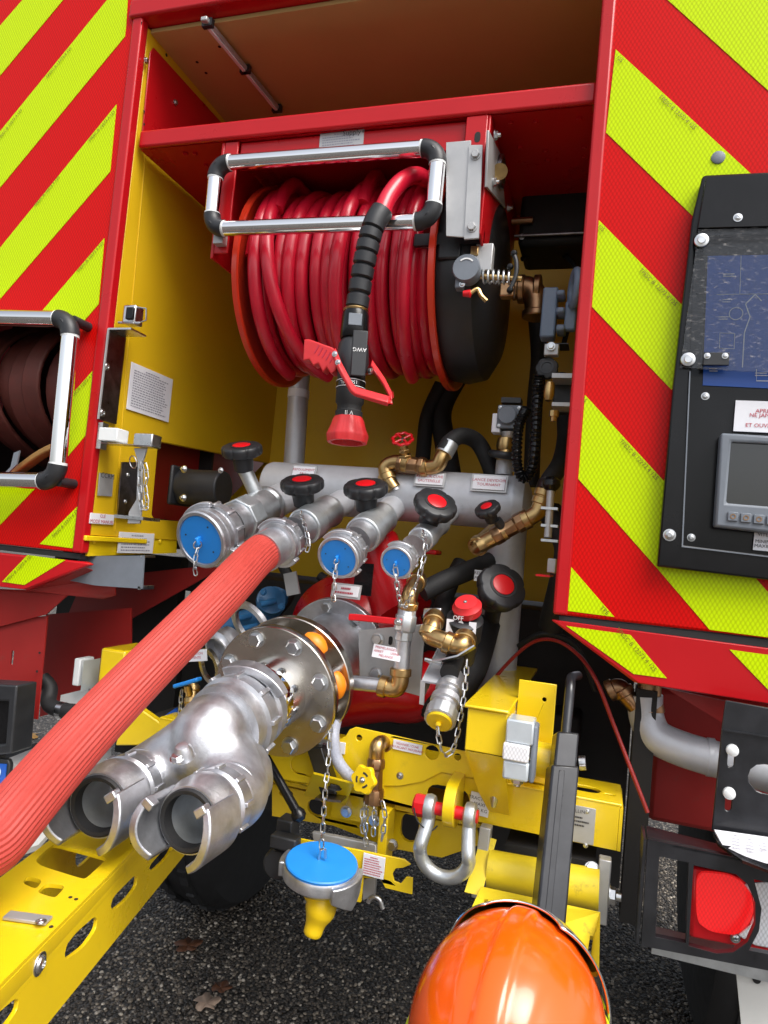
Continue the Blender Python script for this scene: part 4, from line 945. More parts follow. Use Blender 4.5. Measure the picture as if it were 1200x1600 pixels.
# brass double elbow with the strap bracket
t = thing('brass_elbow', 'brass double elbow running from the steel valve to the black switch', 'fitting', P(700, 1000, .0))
brass_path(t, [P(680, 962, .05), P(676, 980, .02), P(672, 992, .01), P(690, 1000, .0), P(710, 1008, .0), P(722, 1008, .0), P(728, 995, .02)], .0175, nuts=(.1, .28, .6, .95))
MB().ribbon([P(662, 958, .05), P(690, 958, .05)], UZ, .02, .012).build('hose_clamp', 'zinc', t, bevel=.002)
t = thing('isolator_switch', 'black rotary isolator switch with red top reading OFF', 'switch', P(727, 1000, .08))
dsw = (P(729, 940, .04)-P(718, 1020, .10)); dn = dsw.normalized()
MB().lathe(P(718, 1030, .10), dn, [(0, .030), (.05, .032), (.056, .036), (.100, .036), (.104, .028)], 36).build('housing', 'black_plastic', t)
MB().lathe(P(729, 944, .04), V((-.1, -.6, .8)), [(-.02, .027), (-.005, .029), (0, .024), (.006, .022), (.008, 0)], 30).build('red_top', 'red_plastic', t)
screw(t, P(727, 940, .033), V((-.1, -.6, .8)), .003)
text_on(t, 'OFF', P(716, 966, .022), V((1, -.05, 0)), UZ, .012, 'print_white'); MB().lathe(P(720, 974, .03), -UY, [(0, .005), (.001, .005), (.001, 0)], 14).build('white_dot', 'print_white', t)
for q in ((703, 978), (738, 983)): MB().obox(P(*q, .03), UX, UZ, UY, .007, .013, .001).build('sticker', 'white_label', t)
t = thing('star_knob', 'large dark star knob with red centre leaning beside the isolator switch', 'knob', P(790, 960, .16))
star(P(778, 924, .16), V((.42, -.70, .50)), .052, .030, 6, t, hub=.05); MB().cyl(P(775, 930, .18), P(765, 985, .35), .018, 16).build('stem', 'black_plastic', t)
# test fitting with yellow cap
ty = axis(686, 1128, .62, -.30, .95); E_ = P(686, 1128, -.06)
t = thing('test_fitting', 'aluminium test fitting with yellow cap on a chain', 'fitting', E_)
MB().lathe(E_-ty*.118, ty, [(0, .018), (.006, .022), (.03, .023), (.033, .026), (.044, .026), (.047, .022), (.060, .024), (.063, .028), (.075, .028), (.078, .024), (.092, .025), (.10, .026)], 36).build('body', 'aluminium', t)
MB().lathe(E_-ty*.030, ty, [(0, .026), (.003, .029), (.026, .029), (.028, .026)], 48, rf=lambda a: 1+.018*math.copysign(1, math.sin(a*14))).build('knurled_ring', 'galvanised', t, ang=25)
f = MB().lathe(E_-ty*.006, ty, [(0, .024), (.006, .024), (.008, .022), (.008, 0)], 36).build('cap', 'yellow_plastic', t)
MB().lathe(E_+ty*.002, ty, [(0, .005), (.005, .006), (.008, .003), (.008, 0)], 14).build('cap_eye', 'yellow_plastic', f)
chain_mb([E_+ty*.012, P(686, 1155, -.075), P(693, 1180, -.07), P(708, 1172, -.06), P(718, 1130, -.04), P(726, 1080, -.02), P(730, 1030, -.01)]).build('chain', 'zinc', t)
MB().ribbon([P(668, 1034, .01), P(690, 1032, .0), P(716, 1026, -.01), P(742, 1010, -.005)], V((0, -1, .3)), .020, .003).build('strap_bracket', 'zinc', t)
MB().cyl(P(664, 1030, .0), P(690, 1036, .0), .004, 10).build('strap_bolt', 'zinc', t)
MB().cyl(P(702, 1052, .0), P(716, 1016, .10), .018, 18).build('tail', 'black_soft', t)
# dark hoses and clutter between pump and frame
clut = [([P(720, 880, .35), P(700, 920, .3), P(688, 960, .25), P(676, 1000, .22)], .02, 'green-flecked black hose beside the red pump casing'), ([P(660, 925, .16), P(700, 905, .2), P(760, 880, .3), P(800, 860, .4)], .022, 'black hose leaving the brass elbow behind the smallest outlet'), ([P(760, 975, .3), P(740, 1040, .22), P(712, 1090, .2), P(700, 1150, .22)], .032, 'thick black hose beside the isolator switch going down'), ([P(860, 800, .3), P(885, 850, .25), P(880, 900, .25), P(860, 980, .3)], .028, 'black hose behind the right door bottom corner'), ([P(440, 880, .3), P(455, 920, .3), P(430, 960, .32), P(400, 980, .35)], .014, 'black cable below the coupled red hose'), ([P(500, 900, .3), P(530, 930, .28), P(480, 990, .25)], .012, 'thin black pipe above the pump inlet flange'), ([P(620, 1120, .28), P(650, 1110, .22), P(700, 1090, .2)], .02, 'black clamped hose under the pump casing'), ([P(810, 1010, .3), P(850, 990, .28), P(900, 1010, .3), P(930, 1080, .32)], .006, 'thin black cable above the yellow box')]
for pts, r, lab in clut:
    o = MB().tube(spline(pts, 7), r, 14).build('black_hose', 'black_soft'); tag(o, lab, 'hose')
o = MB().tube(spline([P(740, 1100, .25), P(790, 1040, .24), P(830, 1005, .22), P(865, 1000, .18), P(900, 1020, .14), P(930, 1060, .08), P(958, 1130, .08), P(985, 1200, .06), P(1012, 1270, .04)], 8), .0038, 10).build('air_line', 'red_dark_paint'); tag(o, 'thin dark red air line running down past the yellow box', 'cable')

# ================================================================ yellow tow frame
YP = 'yellow_paint'
t = FR = thing('tow_bumper', 'yellow steel tow bumper with crossbeam, slotted plate and upright housing', 'bumper', (.8, .05, .93))
bz0, bz1 = .937, 1.013
fs_ = [slot(P(693, 1238, 0), UX, UZ, .035, .016), ]
MB().plate(rectpts(.25, 1.182, bz0, bz1, 0), .006, -UY, [[V((p.x, 0, p.z)) for p in slot(P(700, 1245, 0), UX, UZ, .040, .018)], [V((p.x, 0, p.z)) for p in slot(P(460, 1215, 0), UX, UZ, .03, .011)]]).build('beam_front', YP, FR, bevel=.0015)
MB().box((.25, .0065, bz0), (1.182, .12, bz0+.006)).build('beam_bottom', YP, FR)
tp = [V((1.10, .05, bz1)), V((1.15, .05, bz1))]
MB().plate([V((.25, .0, bz1+.003)), V((1.186, .0, bz1+.003)), V((1.186, .12, bz1+.003)), V((.25, .12, bz1+.003))], .006, UZ, [slot(V((1.115, .055, bz1+.003)), UX, UY, .035, .018), slot(V((1.165, .045, bz1+.003)), UX, UY, .010, .005)]).build('beam_top', YP, FR, bevel=.0015)
MB().box((1.1825, .0, bz0), (1.188, .12, bz1-.004)).build('beam_end', YP, FR)
# raised slotted plate standing over the beam
yp = -.004
out = [P(425, 1172, yp), P(520, 1160, yp), P(540, 1150, yp), P(546, 1140, yp), P(556, 1136, yp), P(740, 1177, yp), P(745, 1183, yp), P(742, 1215, yp), P(738, 1216, yp), P(690, 1207, yp), P(660, 1222, yp), P(628, 1228, yp), P(600, 1228, yp), P(600, 1245, yp), P(425, 1215, yp)]
MB().plate(out, .004, -UY, [slot(P(484, 1198, yp), UX, UZ, .042, .019), slot(P(561, 1153, yp), UX, UZ, .006, .006), slot(P(675, 1176, yp), UX, UZ, .0135, .0135), slot(P(715, 1183, yp), UX, UZ, .0065, .0065)]).build('slotted_plate', YP, FR, bevel=.0012)
screw(FR, P(625, 1212, yp-.0005), -UY, .0055)
MB().plate([P(425, 1215, .02), P(760, 1290, .02), P(760, 1296, .02), P(425, 1222, .02)], .02, -UY).build('beam_lip', YP, FR)
# small tray carrying the support strut
MB().plate([P(476, 1240, .0), P(540, 1255, .0), P(553, 1222, -.06), P(490, 1206, -.06)], .004, UZ).build('strut_tray', YP, FR)
MB().plate([P(476, 1240, -.005), P(540, 1256, -.005), P(552, 1222, .05), P(546, 1222, .05)], .004, UX).build('strut_tray', YP, FR)
s0, s1 = P(494, 1165, -.02), P(517, 1238, -.02)
MB().ribbon([s0, s1], V((1, 0, .1)), .034, .026).build('support_strut', 'bar_black', FR, bevel=.003)
hexbolt(FR, P(523, 1232, -.045), UZ, .011, 'black_plastic'); MB().ribbon([P(500, 1242, -.03), P(540, 1246, -.03)], UY, .05, .004).build('strut_foot', 'steel_plate', FR)
# upright housing on the right
hx0, hx1, hy0, hy1 = .922, .990, -.10, .42
MB().plate([V((hx0-.006, hy0-.006, 1.166)), V((hx1+.002, hy0-.006, 1.166)), V((hx1+.002, hy1, 1.166)), V((hx0-.006, hy1, 1.166))], .006, UZ).build('housing_top', YP, FR, bevel=.003)
MB().plate([V((hx0, hy0, 1.159)), V((hx1, hy0, 1.159)), V((hx1, hy0, 1.088)), V((hx0, hy0, 1.088))], .005, -UY).build('housing_front', YP, FR, bevel=.002)
MB().plate([V((hx0, hy0, 1.0875)), V((hx1, hy0, 1.0875)), V((hx1+.008, -.012, .965)), V((hx1-.03, -.012, .965)), V((hx0+.02, -.03, 1.0))], .005, V((0, -1, .6))).build('housing_chute', YP, FR, bevel=.002)
MB().plate([V((hx0, hy0+.006, 1.159)), V((hx0, hy1, 1.159)), V((hx0, hy1, 1.02)), V((hx0+.012, -.03, 1.02)), V((hx0, hy0+.006, 1.09))], .005, -UX).build('housing_side', YP, FR)
MB().plate([V((hx1, hy0+.006, 1.159)), V((hx1, .30, 1.159)), V((hx1, .30, 1.02)), V((hx1, -.02, 1.02)), V((hx1, hy0+.006, 1.09))], .005, UX).build('housing_side', YP, FR)
MB().plate([V((hx1+.002, .02, 1.20)), V((hx1+.07, .02, 1.20)), V((hx1+.07, .02, 1.02)), V((hx1+.002, .02, 1.02))], .005, -UY, [slot(V((hx1+.05, .02, 1.17)), UX, UZ, .004, .004)]).build('back_plate', YP, FR, bevel=.0015)
for k in range(4): hexbolt(FR, V((hx1+.001, -.03+.055*k, 1.115+.004*k)), UX, .010)
MB().cyl(V((hx1+.035, -.02, 1.075)), V((hx1+.078, -.02, 1.072)), .030, 28).build('pivot_boss', YP, FR, bevel=.003)
MB().lathe(P(772, 1250, -.03), UZ, [(-.012, .004), (0, .007), (.010, .007), (.012, .009), (.018, .009)], 12).build('grease_nipple', 'zinc', FR)
o = thing('marker_lamp', 'clear square marker lamp on the yellow housing with a bolt below', 'lamp', V((hx1+.02, -.10, 1.06)))
lx0, lx1 = hx1+.001, hx1+.046
MB().box((lx0, -.118, 1.118), (lx1, -.07, 1.156)).build('lens_top', 'lamp_clear', o, bevel=.003)
MB().box((lx0-.002, -.124, 1.090), (lx1-.004, -.072, 1.1175)).build('lens_middle', 'lamp_white', o, bevel=.003)
MB().box((lx0, -.120, 1.058), (lx1-.003, -.072, 1.0895)).build('lens_bottom', 'lamp_clear', o, bevel=.004)
MB().box((lx1-.003, -.112, 1.056), (lx1+.006, -.074, 1.150)).build('case', 'grey_plastic', o, bevel=.004)
q = P(810, 1195, -.10); MB().cyl(q, q-UZ*.034, .0065, 14).build('bolt', 'zinc', o); hexbolt(o, q-UZ*.022, -UZ, .0105); MB().lathe(q+UZ*.006, -UZ, [(0, .011), (.009, .011)], 6).build('nut', 'zinc', o)
# data plate and load sign
sign('data_plate', 'worn metal data plate reading GALLIN on the yellow crossbeam', P(905, 1288, -.003), UX, UZ, .052, .062, m='grey_plate', rows=0)
text_on(bpy.data.objects['data_plate'], 'GALLIN', P(901, 1267, -.0032), UX, UZ, .0085, 'print_black'); print_lines(bpy.data.objects['data_plate'], P(903, 1283, -.0032), UX, UZ, .038, .020, 3, 'print_black'); 
for q in ((918, 1268), (915, 1321)): screw(bpy.data.objects['data_plate'], P(*q, -.003), -UY, .0035)
quad_sign('load_sign', 'white sign reading TRACTION MAXI 5000 KG beside the shackle', [(735, 1236), (762, 1243), (767, 1279), (733, 1270)], Y=-.006, lines=['TRACTION', 'MAXI', '5000 KG'], size=.0085, ink='print_black')
quad_sign('foam_sign', 'white label reading VIDANGE CUVE MOUILLANT MOUSSANT on the slotted plate', [(615, 1155), (660, 1165), (658, 1180), (613, 1170)], Y=-.008, lines=['VIDANGE / CUVE', 'MOUILLANT MOUSSANT'], size=.0058)
quad_sign('purge_sign', 'white label reading PURGE beside the braided clear hose', [(497, 1154), (540, 1161), (538, 1179), (498, 1172)], Y=-.008, lines=['PURGE'], size=.012)
# shackle on its lug
t = thing('tow_lug', 'yellow rounded tow lug standing out of the crossbeam', 'lug', P(708, 1250, -.02))
lgx = P(708, 1250, -.05).x
lz = .985
pts = [V((lgx+.010, -.0005, lz+.035)), V((lgx+.010, -.0005, lz-.045))]+[V((lgx+.010, -.052-.042*math.sin(PI*k/12), lz-.006-.040*math.cos(PI*k/12))) for k in range(13)]
MB().plate(pts, .020, UX).build('lug_plate', YP, t, bevel=.002)
t = thing('bow_shackle', 'galvanised bow shackle with red pin hanging in the yellow lug', 'shackle', V((lgx, -.075, .88)))
pc = V((lgx, -.072, .972))
bow = [pc+V((-.036, 0, 0)), pc+V((-.036, -.004, -.022))]+[pc+V((0, -.020, -.066))+V((.043*math.cos(a), -.008*-math.sin(a)*-1, .042*math.sin(a))) for a in [math.radians(165+210*k/10) for k in range(11)]]+[pc+V((.036, -.004, -.022)), pc+V((.036, 0, 0))]
MB().tube(spline(bow, 7), .0118, 18).build('bow', 'galvanised', t)
for sx in (-1, 1): MB().lathe(pc+V((sx*.036-.011, 0, 0)), UX, [(0, .014), (.003, .0205), (.011, .0225), (.019, .0205), (.022, .014)], 28).build('eye', 'galvanised', t)
MB().cyl(pc-UX*.066, pc+UX*.050, .0112, 20).build('pin', 'red_cap', t)
MB().lathe(pc-UX*.064, UX, [(0, .017), (.003, .020), (.020, .020), (.023, .016)], 7).build('pin_head', 'red_cap', t)
MB().tube(spline([pc+V((-.060, -.02, 0)), pc+V((-.05, -.024, -.02)), pc+V((-.03, -.015, -.035)), pc+V((-.02, .0, -.03))], 5), .0014, 6).build('lock_wire', 'black_soft', t)
# brass drain with yellow wheel
Yd = -.03
t = thing('foam_drain', 'brass drain valve with yellow hand wheel in front of the slotted plate', 'valve', P(587, 1255, Yd))
brass_path(t, [P(606, 1162, .01), P(598, 1160, -.005), P(590, 1166, Yd), P(588, 1185, Yd)], .0145, nuts=(.1,))
MB().lathe(P(588, 1183, Yd), P(585, 1235, Yd)-P(588, 1183, Yd), [(0, .015), (.006, .018), (.018, .018), (.022, .0145), (.055, .0155), (.062, .015)], 8).build('valve_body', 'bronze', t, bevel=.002)
MB().lathe(P(585, 1232, Yd), -UZ, [(0, .017), (.005, .0185), (.026, .0185), (.028, .016), (.028, 0)], 40, rf=lambda a: 1+.02*math.copysign(1, math.sin(a*12))).build('knurled_cap', 'bronze', t, ang=25)
MB().cyl(P(585, 1215, Yd), P(572, 1217, -.06), .010, 16).build('bonnet', 'bronze', t)
wq = P(569, 1218, -.068); wn = V((-.25, -1, .1)).normalized(); u_, v_, _ = frame(wn)
kk = 72; prof = lambda s: [wq+(u_*math.cos(2*PI*i/kk)+v_*math.sin(2*PI*i/kk))*s*(.0245+.0022*math.cos(6*2*PI*i/kk)) for i in range(kk)]
wh = MB().loft([[p+wn*z for p in prof(s)] for z, s in ((-.006, .92), (-.003, 1), (.003, 1), (.006, .92))]).build('hand_wheel', 'yellow_plastic', t)
nutbolt(t, wq+wn*.006, wn, .0045)
for a in (.7, 2.8, 4.9): MB().ribbon(arc(wq+wn*.0062, u_, v_, .0125, a, a+.9, 6), wn, .0008, .0035).build('wheel_slot', 'print_black', wh)
o = MB().tube(spline([P(530, 1105, .04), P(525, 1125, .0), P(521, 1150, -.03), P(526, 1185, -.035), P(545, 1212, -.03), P(560, 1222, -.01)], 8), .0115, 18).build('braided_hose', 'braid'); tag(o, 'clear braided hose running down to the yellow hand wheel valve', 'hose')
t = thing('loose_chains', 'cluster of short steel chains hanging below the brass drain valve', 'chain', P(580, 1300, -.03))
for dx, l in ((0, 70), (10, 55), (22, 62), (-4, 50)): chain_mb([P(575+dx, 1252, -.04), P(571+dx*1.4, 1275, -.045), P(572+dx*1.1, 1252+l, -.045)]).build('chain', 'zinc', t)
# rear lower part of frame
t = thing('hitch_assembly', 'yellow hitch bracket with grey post below the crossbeam', 'hitch', P(600, 1300, .05))
MB().plate([P(425, 1225, .05), P(745, 1296, .05), P(750, 1320, .05), P(690, 1340, .05), P(610, 1325, .05), P(520, 1290, .05), P(425, 1275, .05)], .01, -UY, [slot(P(640, 1293, .05), UX, UZ, .018, .028), slot(P(494, 1262, .05), UX, UZ, .02, .016), slot(P(447, 1240, .05), UX, UZ, .016, .007)]).build('rear_plate', YP, t, bevel=.002)
MB().ribbon([P(606, 1262, .0), P(600, 1345, .0)], UX, .018, .05).build('upright', YP, t, bevel=.002)
MB().ribbon([P(520, 1255, .02), P(590, 1268, .02)], UZ, .05, .006).build('upright', YP, t)
MB().plate([P(487, 1300, -.03), P(580, 1318, -.03), P(588, 1322, -.03), P(588, 1335, -.03), P(585, 1400, -.03), P(566, 1408, -.03), P(566, 1345, -.03), P(490, 1322, -.03)], .012, -UY).build('grey_post', 'grey_plate', t, bevel=.002)
for q in ((541, 1268), (585, 1282), (613, 1320)): hexbolt(t, P(*q, -.01), -UY, .009)
hp_ = [P(424, 1307, -.06), P(436, 1304, -.06), P(570, 1330, -.06), P(632, 1343, -.06), P(642, 1351, -.06), P(630, 1356, -.06), P(618, 1357, -.06), P(613, 1366, -.06), P(616, 1377, -.06), P(626, 1381, -.06), P(635, 1370, -.06), P(645, 1372, -.06), P(644, 1398, -.06), P(602, 1388, -.06), P(594, 1373, -.06), P(568, 1372, -.06), P(564, 1410, -.06), P(540, 1407, -.06), P(470, 1380, -.06), P(425, 1330, -.06)]
MB().plate(hp_, .004, -UY).build('hook_plate', YP, t, bevel=.001)
quad_sign('hitch_sign', 'small white printed card on the yellow hook plate', [(567, 1332), (601, 1341), (600, 1375), (566, 1367)], Y=-.066, rows=8, ink='print_red')
MB().tube(arc(P(586, 1413, -.04), UX, UZ, .013, 0, PI, 12)[::-1]+[P(599, 1420, -.04)], .0042, 10).build('hook', 'zinc', t)
t = thing('trailer_socket', 'black trailer socket with hinged lid left of the blue hanging cap', 'socket', P(440, 1345, -.08))
MB().obox(P(446, 1315, -.09), UX, UZ, UY, .026, .012, .014).build('hinge', 'black_plastic', t, bevel=.003)
MB().lathe(P(438, 1345, -.075), -UY+UX*.1, [(0, .028), (.016, .028), (.02, .024), (.02, 0)], 28).build('lid', 'black_plastic', t)
MB().obox(P(450, 1290, -.05), UX, UZ, UY, .016, .016, .02).build('mount', 'black_plastic', t, bevel=.003)
# hanging blue blank cap
cn = axis(503, 1345, .52, .12, -1); CC = P(503, 1345, -.12)
t = thing('hanging_cap', 'large blue blank cap with yellow handle dangling from a chain', 'cap', CC-UZ*.1)
MB().lathe(CC, cn, [(-.010, .062), (-.002, .064), (0, .062), (.001, 0)], 56).build('face', 'blue_cap', t)
MB().lathe(CC, -cn, [(.006, .064), (.010, .0665), (.026, .067), (.030, .062), (.040, .05), (.042, .03), (.042, 0)], 56).build('body', 'aluminium', t)
u, v, _ = frame(cn)
for a0 in (-.9, -.9+PI):
    secs = []
    for k in range(13):
        s = k/12; a = a0+s*1.3; e = u*math.cos(a)+v*math.sin(a); h = .022+.026*(1-abs(2*s-1))
        secs.append([CC-cn*.008+e*.065, CC-cn*.008+e*.075, CC-cn*(.012+h)+e*.074, CC-cn*(.012+h)+e*.060])
    MB().loft(secs).build('lug', 'aluminium', t, bevel=.002)
yb = CC-cn*.06
MB().tube(spline([P(500, 1372, -.13), P(500, 1395, -.13), P(502, 1415, -.135), P(494, 1440, -.14), P(487, 1462, -.145)], 5), [1.5*q for q in [.020, .0225, .024, .024, .0225, .020, .018, .017, .0175, .018, .018, .018, .0175, .016, .014, .0125, .0115, .011, .011, .0105, .009]], 18).build('handle', 'yellow_plastic', t)
MB().plate([P(498, 1392, -.125), P(525, 1395, -.125), P(505, 1440, -.135), P(488, 1462, -.14), P(490, 1430, -.135)], .02, -UY).build('handle', 'yellow_plastic', t, bevel=.004)
MB().tube([CC+V((-.006, 0, .0)), CC+V((-.003, -.004, .020)), CC+V((.005, -.003, .022)), CC+V((.006, .0, .006))], .0026, 8).build('hook', 'zinc', t)
chain_mb([P(517, 1120, -.075), P(514, 1180, -.09), P(508, 1240, -.11), P(502, 1326, -.12)]).build('chain', 'zinc', t)
t = thing('release_lever', 'black lever with ball end hanging below the suction flange', 'lever', P(470, 1280, -.1))
MB().cyl(P(416, 1184, -.06), P(466, 1272, -.10), .0085, 16).build('rod', 'black_gloss', t); MB().lathe(P(462, 1264, -.10), P(474, 1288, -.10)-P(462, 1264, -.10), [(0, .009), (.008, .0135), (.016, .0135), (.023, .007), (.024, 0)], 20).build('ball', 'black_gloss', t)
# yellow folding step on the right, grey hinges
t = thing('folding_step', 'worn yellow folding step plate between two grey hinge bars', 'step', P(840, 1400, -.15))
a, b = P(764, 1358, -.04), P(936, 1390, -.04)
MB().tube([a, b], .032, 28).build('rolled_top', 'yellow_worn', t)
MB().plate([P(752, 1385, -.085), P(938, 1425, -.085), P(936, 1520, -.30), P(700, 1500, -.30)], .008, V((0, -.4, 1)), [[P(757, 1405, -.11), P(763, 1405, -.11), P(745, 1460, -.2), P(738, 1458, -.2)], [P(922, 1462, -.13), P(927, 1463, -.13), P(922, 1502, -.2), P(916, 1500, -.2)]]).build('tread', 'yellow_worn', t)
MB().plate([P(770, 1310, -.02), P(776, 1312, -.02), P(752, 1400, -.095), P(744, 1398, -.095)], .02, UX).build('side_cheek', 'yellow_worn', t)
for q0, q1 in (((760, 1290), (747, 1400)), ((946, 1340), (938, 1440))):
    MB().ribbon([P(*q0, -.02), P(*q1, -.03)], UX, .02, .03).build('hinge_bar', 'grey_plate', t, bevel=.002)
nutbolt(t, P(951, 1398, -.03), UX, .014); nutbolt(t, P(740, 1350, .0), -UX, .010); hexbolt(t, P(925, 1358, -.03), UZ-UY, .010)
MB().box(P(790, 1318, .0), P(930, 1345, .10)).build('pivot_block', 'dark', t)
# black jack bar
t = BAR = thing('jack_handle', 'black square steel bar leaning in front of the yellow crossbeam', 'bar', Pd(842, 1560, 1.02))
p1, p2 = P(879, 1198, -.075), Pd(848, 1520, 1.04); p0 = p1-(p2-p1).normalized()*.055
bw = V((1, .35, 0)).normalized()
MB().ribbon([p1, p2], bw, .046, .040).build('square_tube', 'bar_black', t, bevel=.004)
MB().ribbon([p0, p1+(p2-p1).normalized()*.02], bw, .038, .034).build('sleeve', 'bar_black', t, bevel=.004)
MB().tube(spline([p0-(p0-p1)*.2, p0-(p2-p1).normalized()*.05, p0-(p2-p1).normalized()*.082, p0-(p2-p1).normalized()*.096+UY*.02, p0-(p2-p1).normalized()*.095+V((.01, .06, 0))], 6), .0085, 14).build('rod', 'bar_black', t)
MB().ribbon([p1-UY*.022+UX*.0, p2-UY*.022], bw, .010, .004).build('weld_seam', 'bar_black', t, bevel=.001)
MB().cyl(P(905, 1192, -.03), P(915, 1192, -.03), .012, 16).build('side_pin', 'zinc', t)
# orange helmet resting on the end of the bar
HC = Pd(792, 1622, .885); hr = CAMPOS-HC
fw = V((.12, 1, 0)).normalized(); hu = fw.cross(UZ).normalized(); hz_ = UZ
t = thing('firefighter_helmet', 'glossy orange firefighter helmet with chrome front plate and lime trim', 'helmet', HC-UZ*.1)
def shell(sc, a0, a1, b0, b1, na, nb, off=0.0, ridge=True):
    """a: angle round the vertical (0 = right, 90 = front), b: elevation"""
    vs = []; fs = []
    for j in range(nb+1):
        el = b0+(b1-b0)*j/nb
        for i in range(na+1):
            a = a0+(a1-a0)*i/na; cx_, cy_, cz_ = math.cos(a)*math.cos(el), math.sin(a)*math.cos(el), math.sin(el)
            k = 1.0
            if ridge:   # three shallow crest ribs running front to back
                k += .028/(1+math.exp((abs(cx_)-.13)/.012))+.012/(1+math.exp((abs(cx_)-.50-.18*cy_)/.015))
            vs.append(HC+hu*(.122*sc*cx_*k+off*cx_)+fw*(.150*sc*cy_*k+off*cy_)+UZ*(.142*sc*cz_*k+off*cz_))
    for j in range(nb):
        for i in range(na): fs.append((j*(na+1)+i, j*(na+1)+i+1, (j+1)*(na+1)+i+1, (j+1)*(na+1)+i))
    return vs, fs
m = MB(); m.add(*shell(1, 0, 2*PI, -.35, PI/2, 160, 64)); so = m.build('shell', 'orange_shell', t, solid=.004, ang=60)
m = MB(); m.add(*shell(1.0, math.radians(28), math.radians(152), .10, 1.12, 40, 14, .011, False)); m.build('front_plate', 'chrome', t, solid=.003, ang=60)
m = MB(); m.add(*shell(1.0, 0, 2*PI, -.42, -.05, 72, 6, .005, False)); m.build('lime_trim', 'lime_trim', t, solid=.004, ang=60)
m = MB(); m.add(*shell(1.0, math.radians(-70), math.radians(36), .00, .16, 40, 6, .0055, False)); m.build('lime_band', 'lime_trim', t, solid=.003, ang=60)
m = MB(); m.add(*shell(.93, 0, 2*PI, -.3, PI/2, 48, 20, 0, False)); m.build('liner', 'black_soft', t, solid=.006, ang=60)

# ================================================================ yellow arm reaching out to the left
t = thing('drawbar_arm', 'long yellow channel arm with cut-out windows below the breeching', 'arm', (.6, -.6, .9))
ad = V((.243, -1, 0)).normalized(); an = V((1, .243, 0)).normalized()   # along, and outward normal of the right face
ZA = .95; KA = (1.42-ZA)/.42; A0 = CAMPOS+(V((.571, -.5, 1.0))-CAMPOS)*KA; z0 = 1.42-.52*KA; wd = .112*KA
def along(s, z=1.0, side=0.0): p = A0+ad*s*KA-an*side; return V((p.x, p.y, 1.42-(1.42-z)*KA))
def PA(px, py):      # point of the right face seen at a pixel
    d = ray(px, py); k = (A0-CAMPOS).dot(an)/d.dot(an); return CAMPOS+d*k
S0, S1 = -.42, .62
def rnd_loop(pts, k=4):
    n = len(pts); out = []
    for i in range(n):
        a, b, c = pts[i-1], pts[i], pts[(i+1) % n]; p, q = b.lerp(a, .32), b.lerp(c, .32)
        for j in range(k+1): s = j/k; out.append(p.lerp(b, s).lerp(b.lerp(q, s), s))
    return out
win = [rnd_loop([PZ(*q, ZA) for q in h]) for h in ([(49, 1348), (82, 1320), (88, 1319), (163, 1339), (165, 1344), (135, 1372), (128, 1373)], [(35, 1380), (42, 1369), (63, 1374), (64, 1379), (56, 1389)], [(57, 1394), (72, 1380), (99, 1383), (100, 1388), (88, 1401), (82, 1402)], [(205, 1310), (222, 1296), (228, 1299), (213, 1313)])]
MB().plate([along(S0), along(S1), along(S1, 1, wd), along(S0, 1, wd)], .005, UZ, win).build('top_web', YP, t, bevel=.0012)
sl = [rnd_loop([PA(*q) for q in h]) for h in ([(233, 1358), (236, 1350), (266, 1317), (270, 1316), (268, 1328), (258, 1343), (240, 1360)], [(173, 1417), (177, 1402), (210, 1368), (215, 1370), (213, 1385), (200, 1403), (178, 1422)], [(101, 1494), (105, 1475), (122, 1455), (147, 1433), (152, 1436), (150, 1452), (132, 1478), (106, 1498)], [(-20, 1612), (-16, 1595), (22, 1562), (29, 1562), (27, 1578), (12, 1600), (-12, 1622)])]
def down(p, dz=0): return p
MB().plate([along(S0, .995), along(S1, .995), along(S1, .90), along(S0, .90)], .005, an, sl).build('side_web', YP, t, bevel=.0012)
MB().plate([along(S0, .995, wd), along(S1, .995, wd), along(S1, .90, wd), along(S0, .90, wd)], .005, -an, [slot(along(.15, .948, wd), ad, UZ, .05, .022), slot(along(-.1, .948, wd), ad, UZ, .05, .022)]).build('side_web', YP, t)
screw(t, PA(62, 1506), an, .010); q = PZ(43, 1437, ZA+.001); MB().obox(q+UZ*.002, ad, an, UZ, .008, .026, .002).build('grey_strip', 'grey_plate', t, bevel=.001); screw(t, PZ(64, 1440, ZA+.006), UZ, .005)
for q in ((110, 1402), (119, 1405), (80, 1448), (206, 1318)): MB().lathe(PZ(*q, ZA+.0005), UZ, [(0, .0025), (.0004, .0025), (.0004, 0)], 10).build('hole', 'dark', t)
e0 = along(.19, 1.001, .125); MB().plate([along(.20, 1.075, .122), along(.36, 1.075, .140), along(.40, .93, .140), along(.20, .93, .122)], .006, an, [slot(along(.30, .985, .13), ad, UZ, .03, .016)]).build('end_tab', YP, t, bevel=.002)
MB().box(along(S0, .91, wd), V((.48, .004, .945))).build('root', YP, t)

# ================================================================ control panel on the right door
t = CP = thing('control_panel', 'black pump control panel with clear hinged cover on the right door', 'control panel', P(1150, 880, -.02))
bl, br_, tb, bb = P(1058, 600, -.03), None, None, None
oz = [P(1092, 283, -.03), P(1320, 268, -.03), P(1320, 920, -.03), P(1027, 884, -.03), P(1076, 345, -.03)]
inn = [P(1078, 560, -.03), P(1320, 570, -.03), P(1320, 890, -.03), P(1066, 853, -.03)]
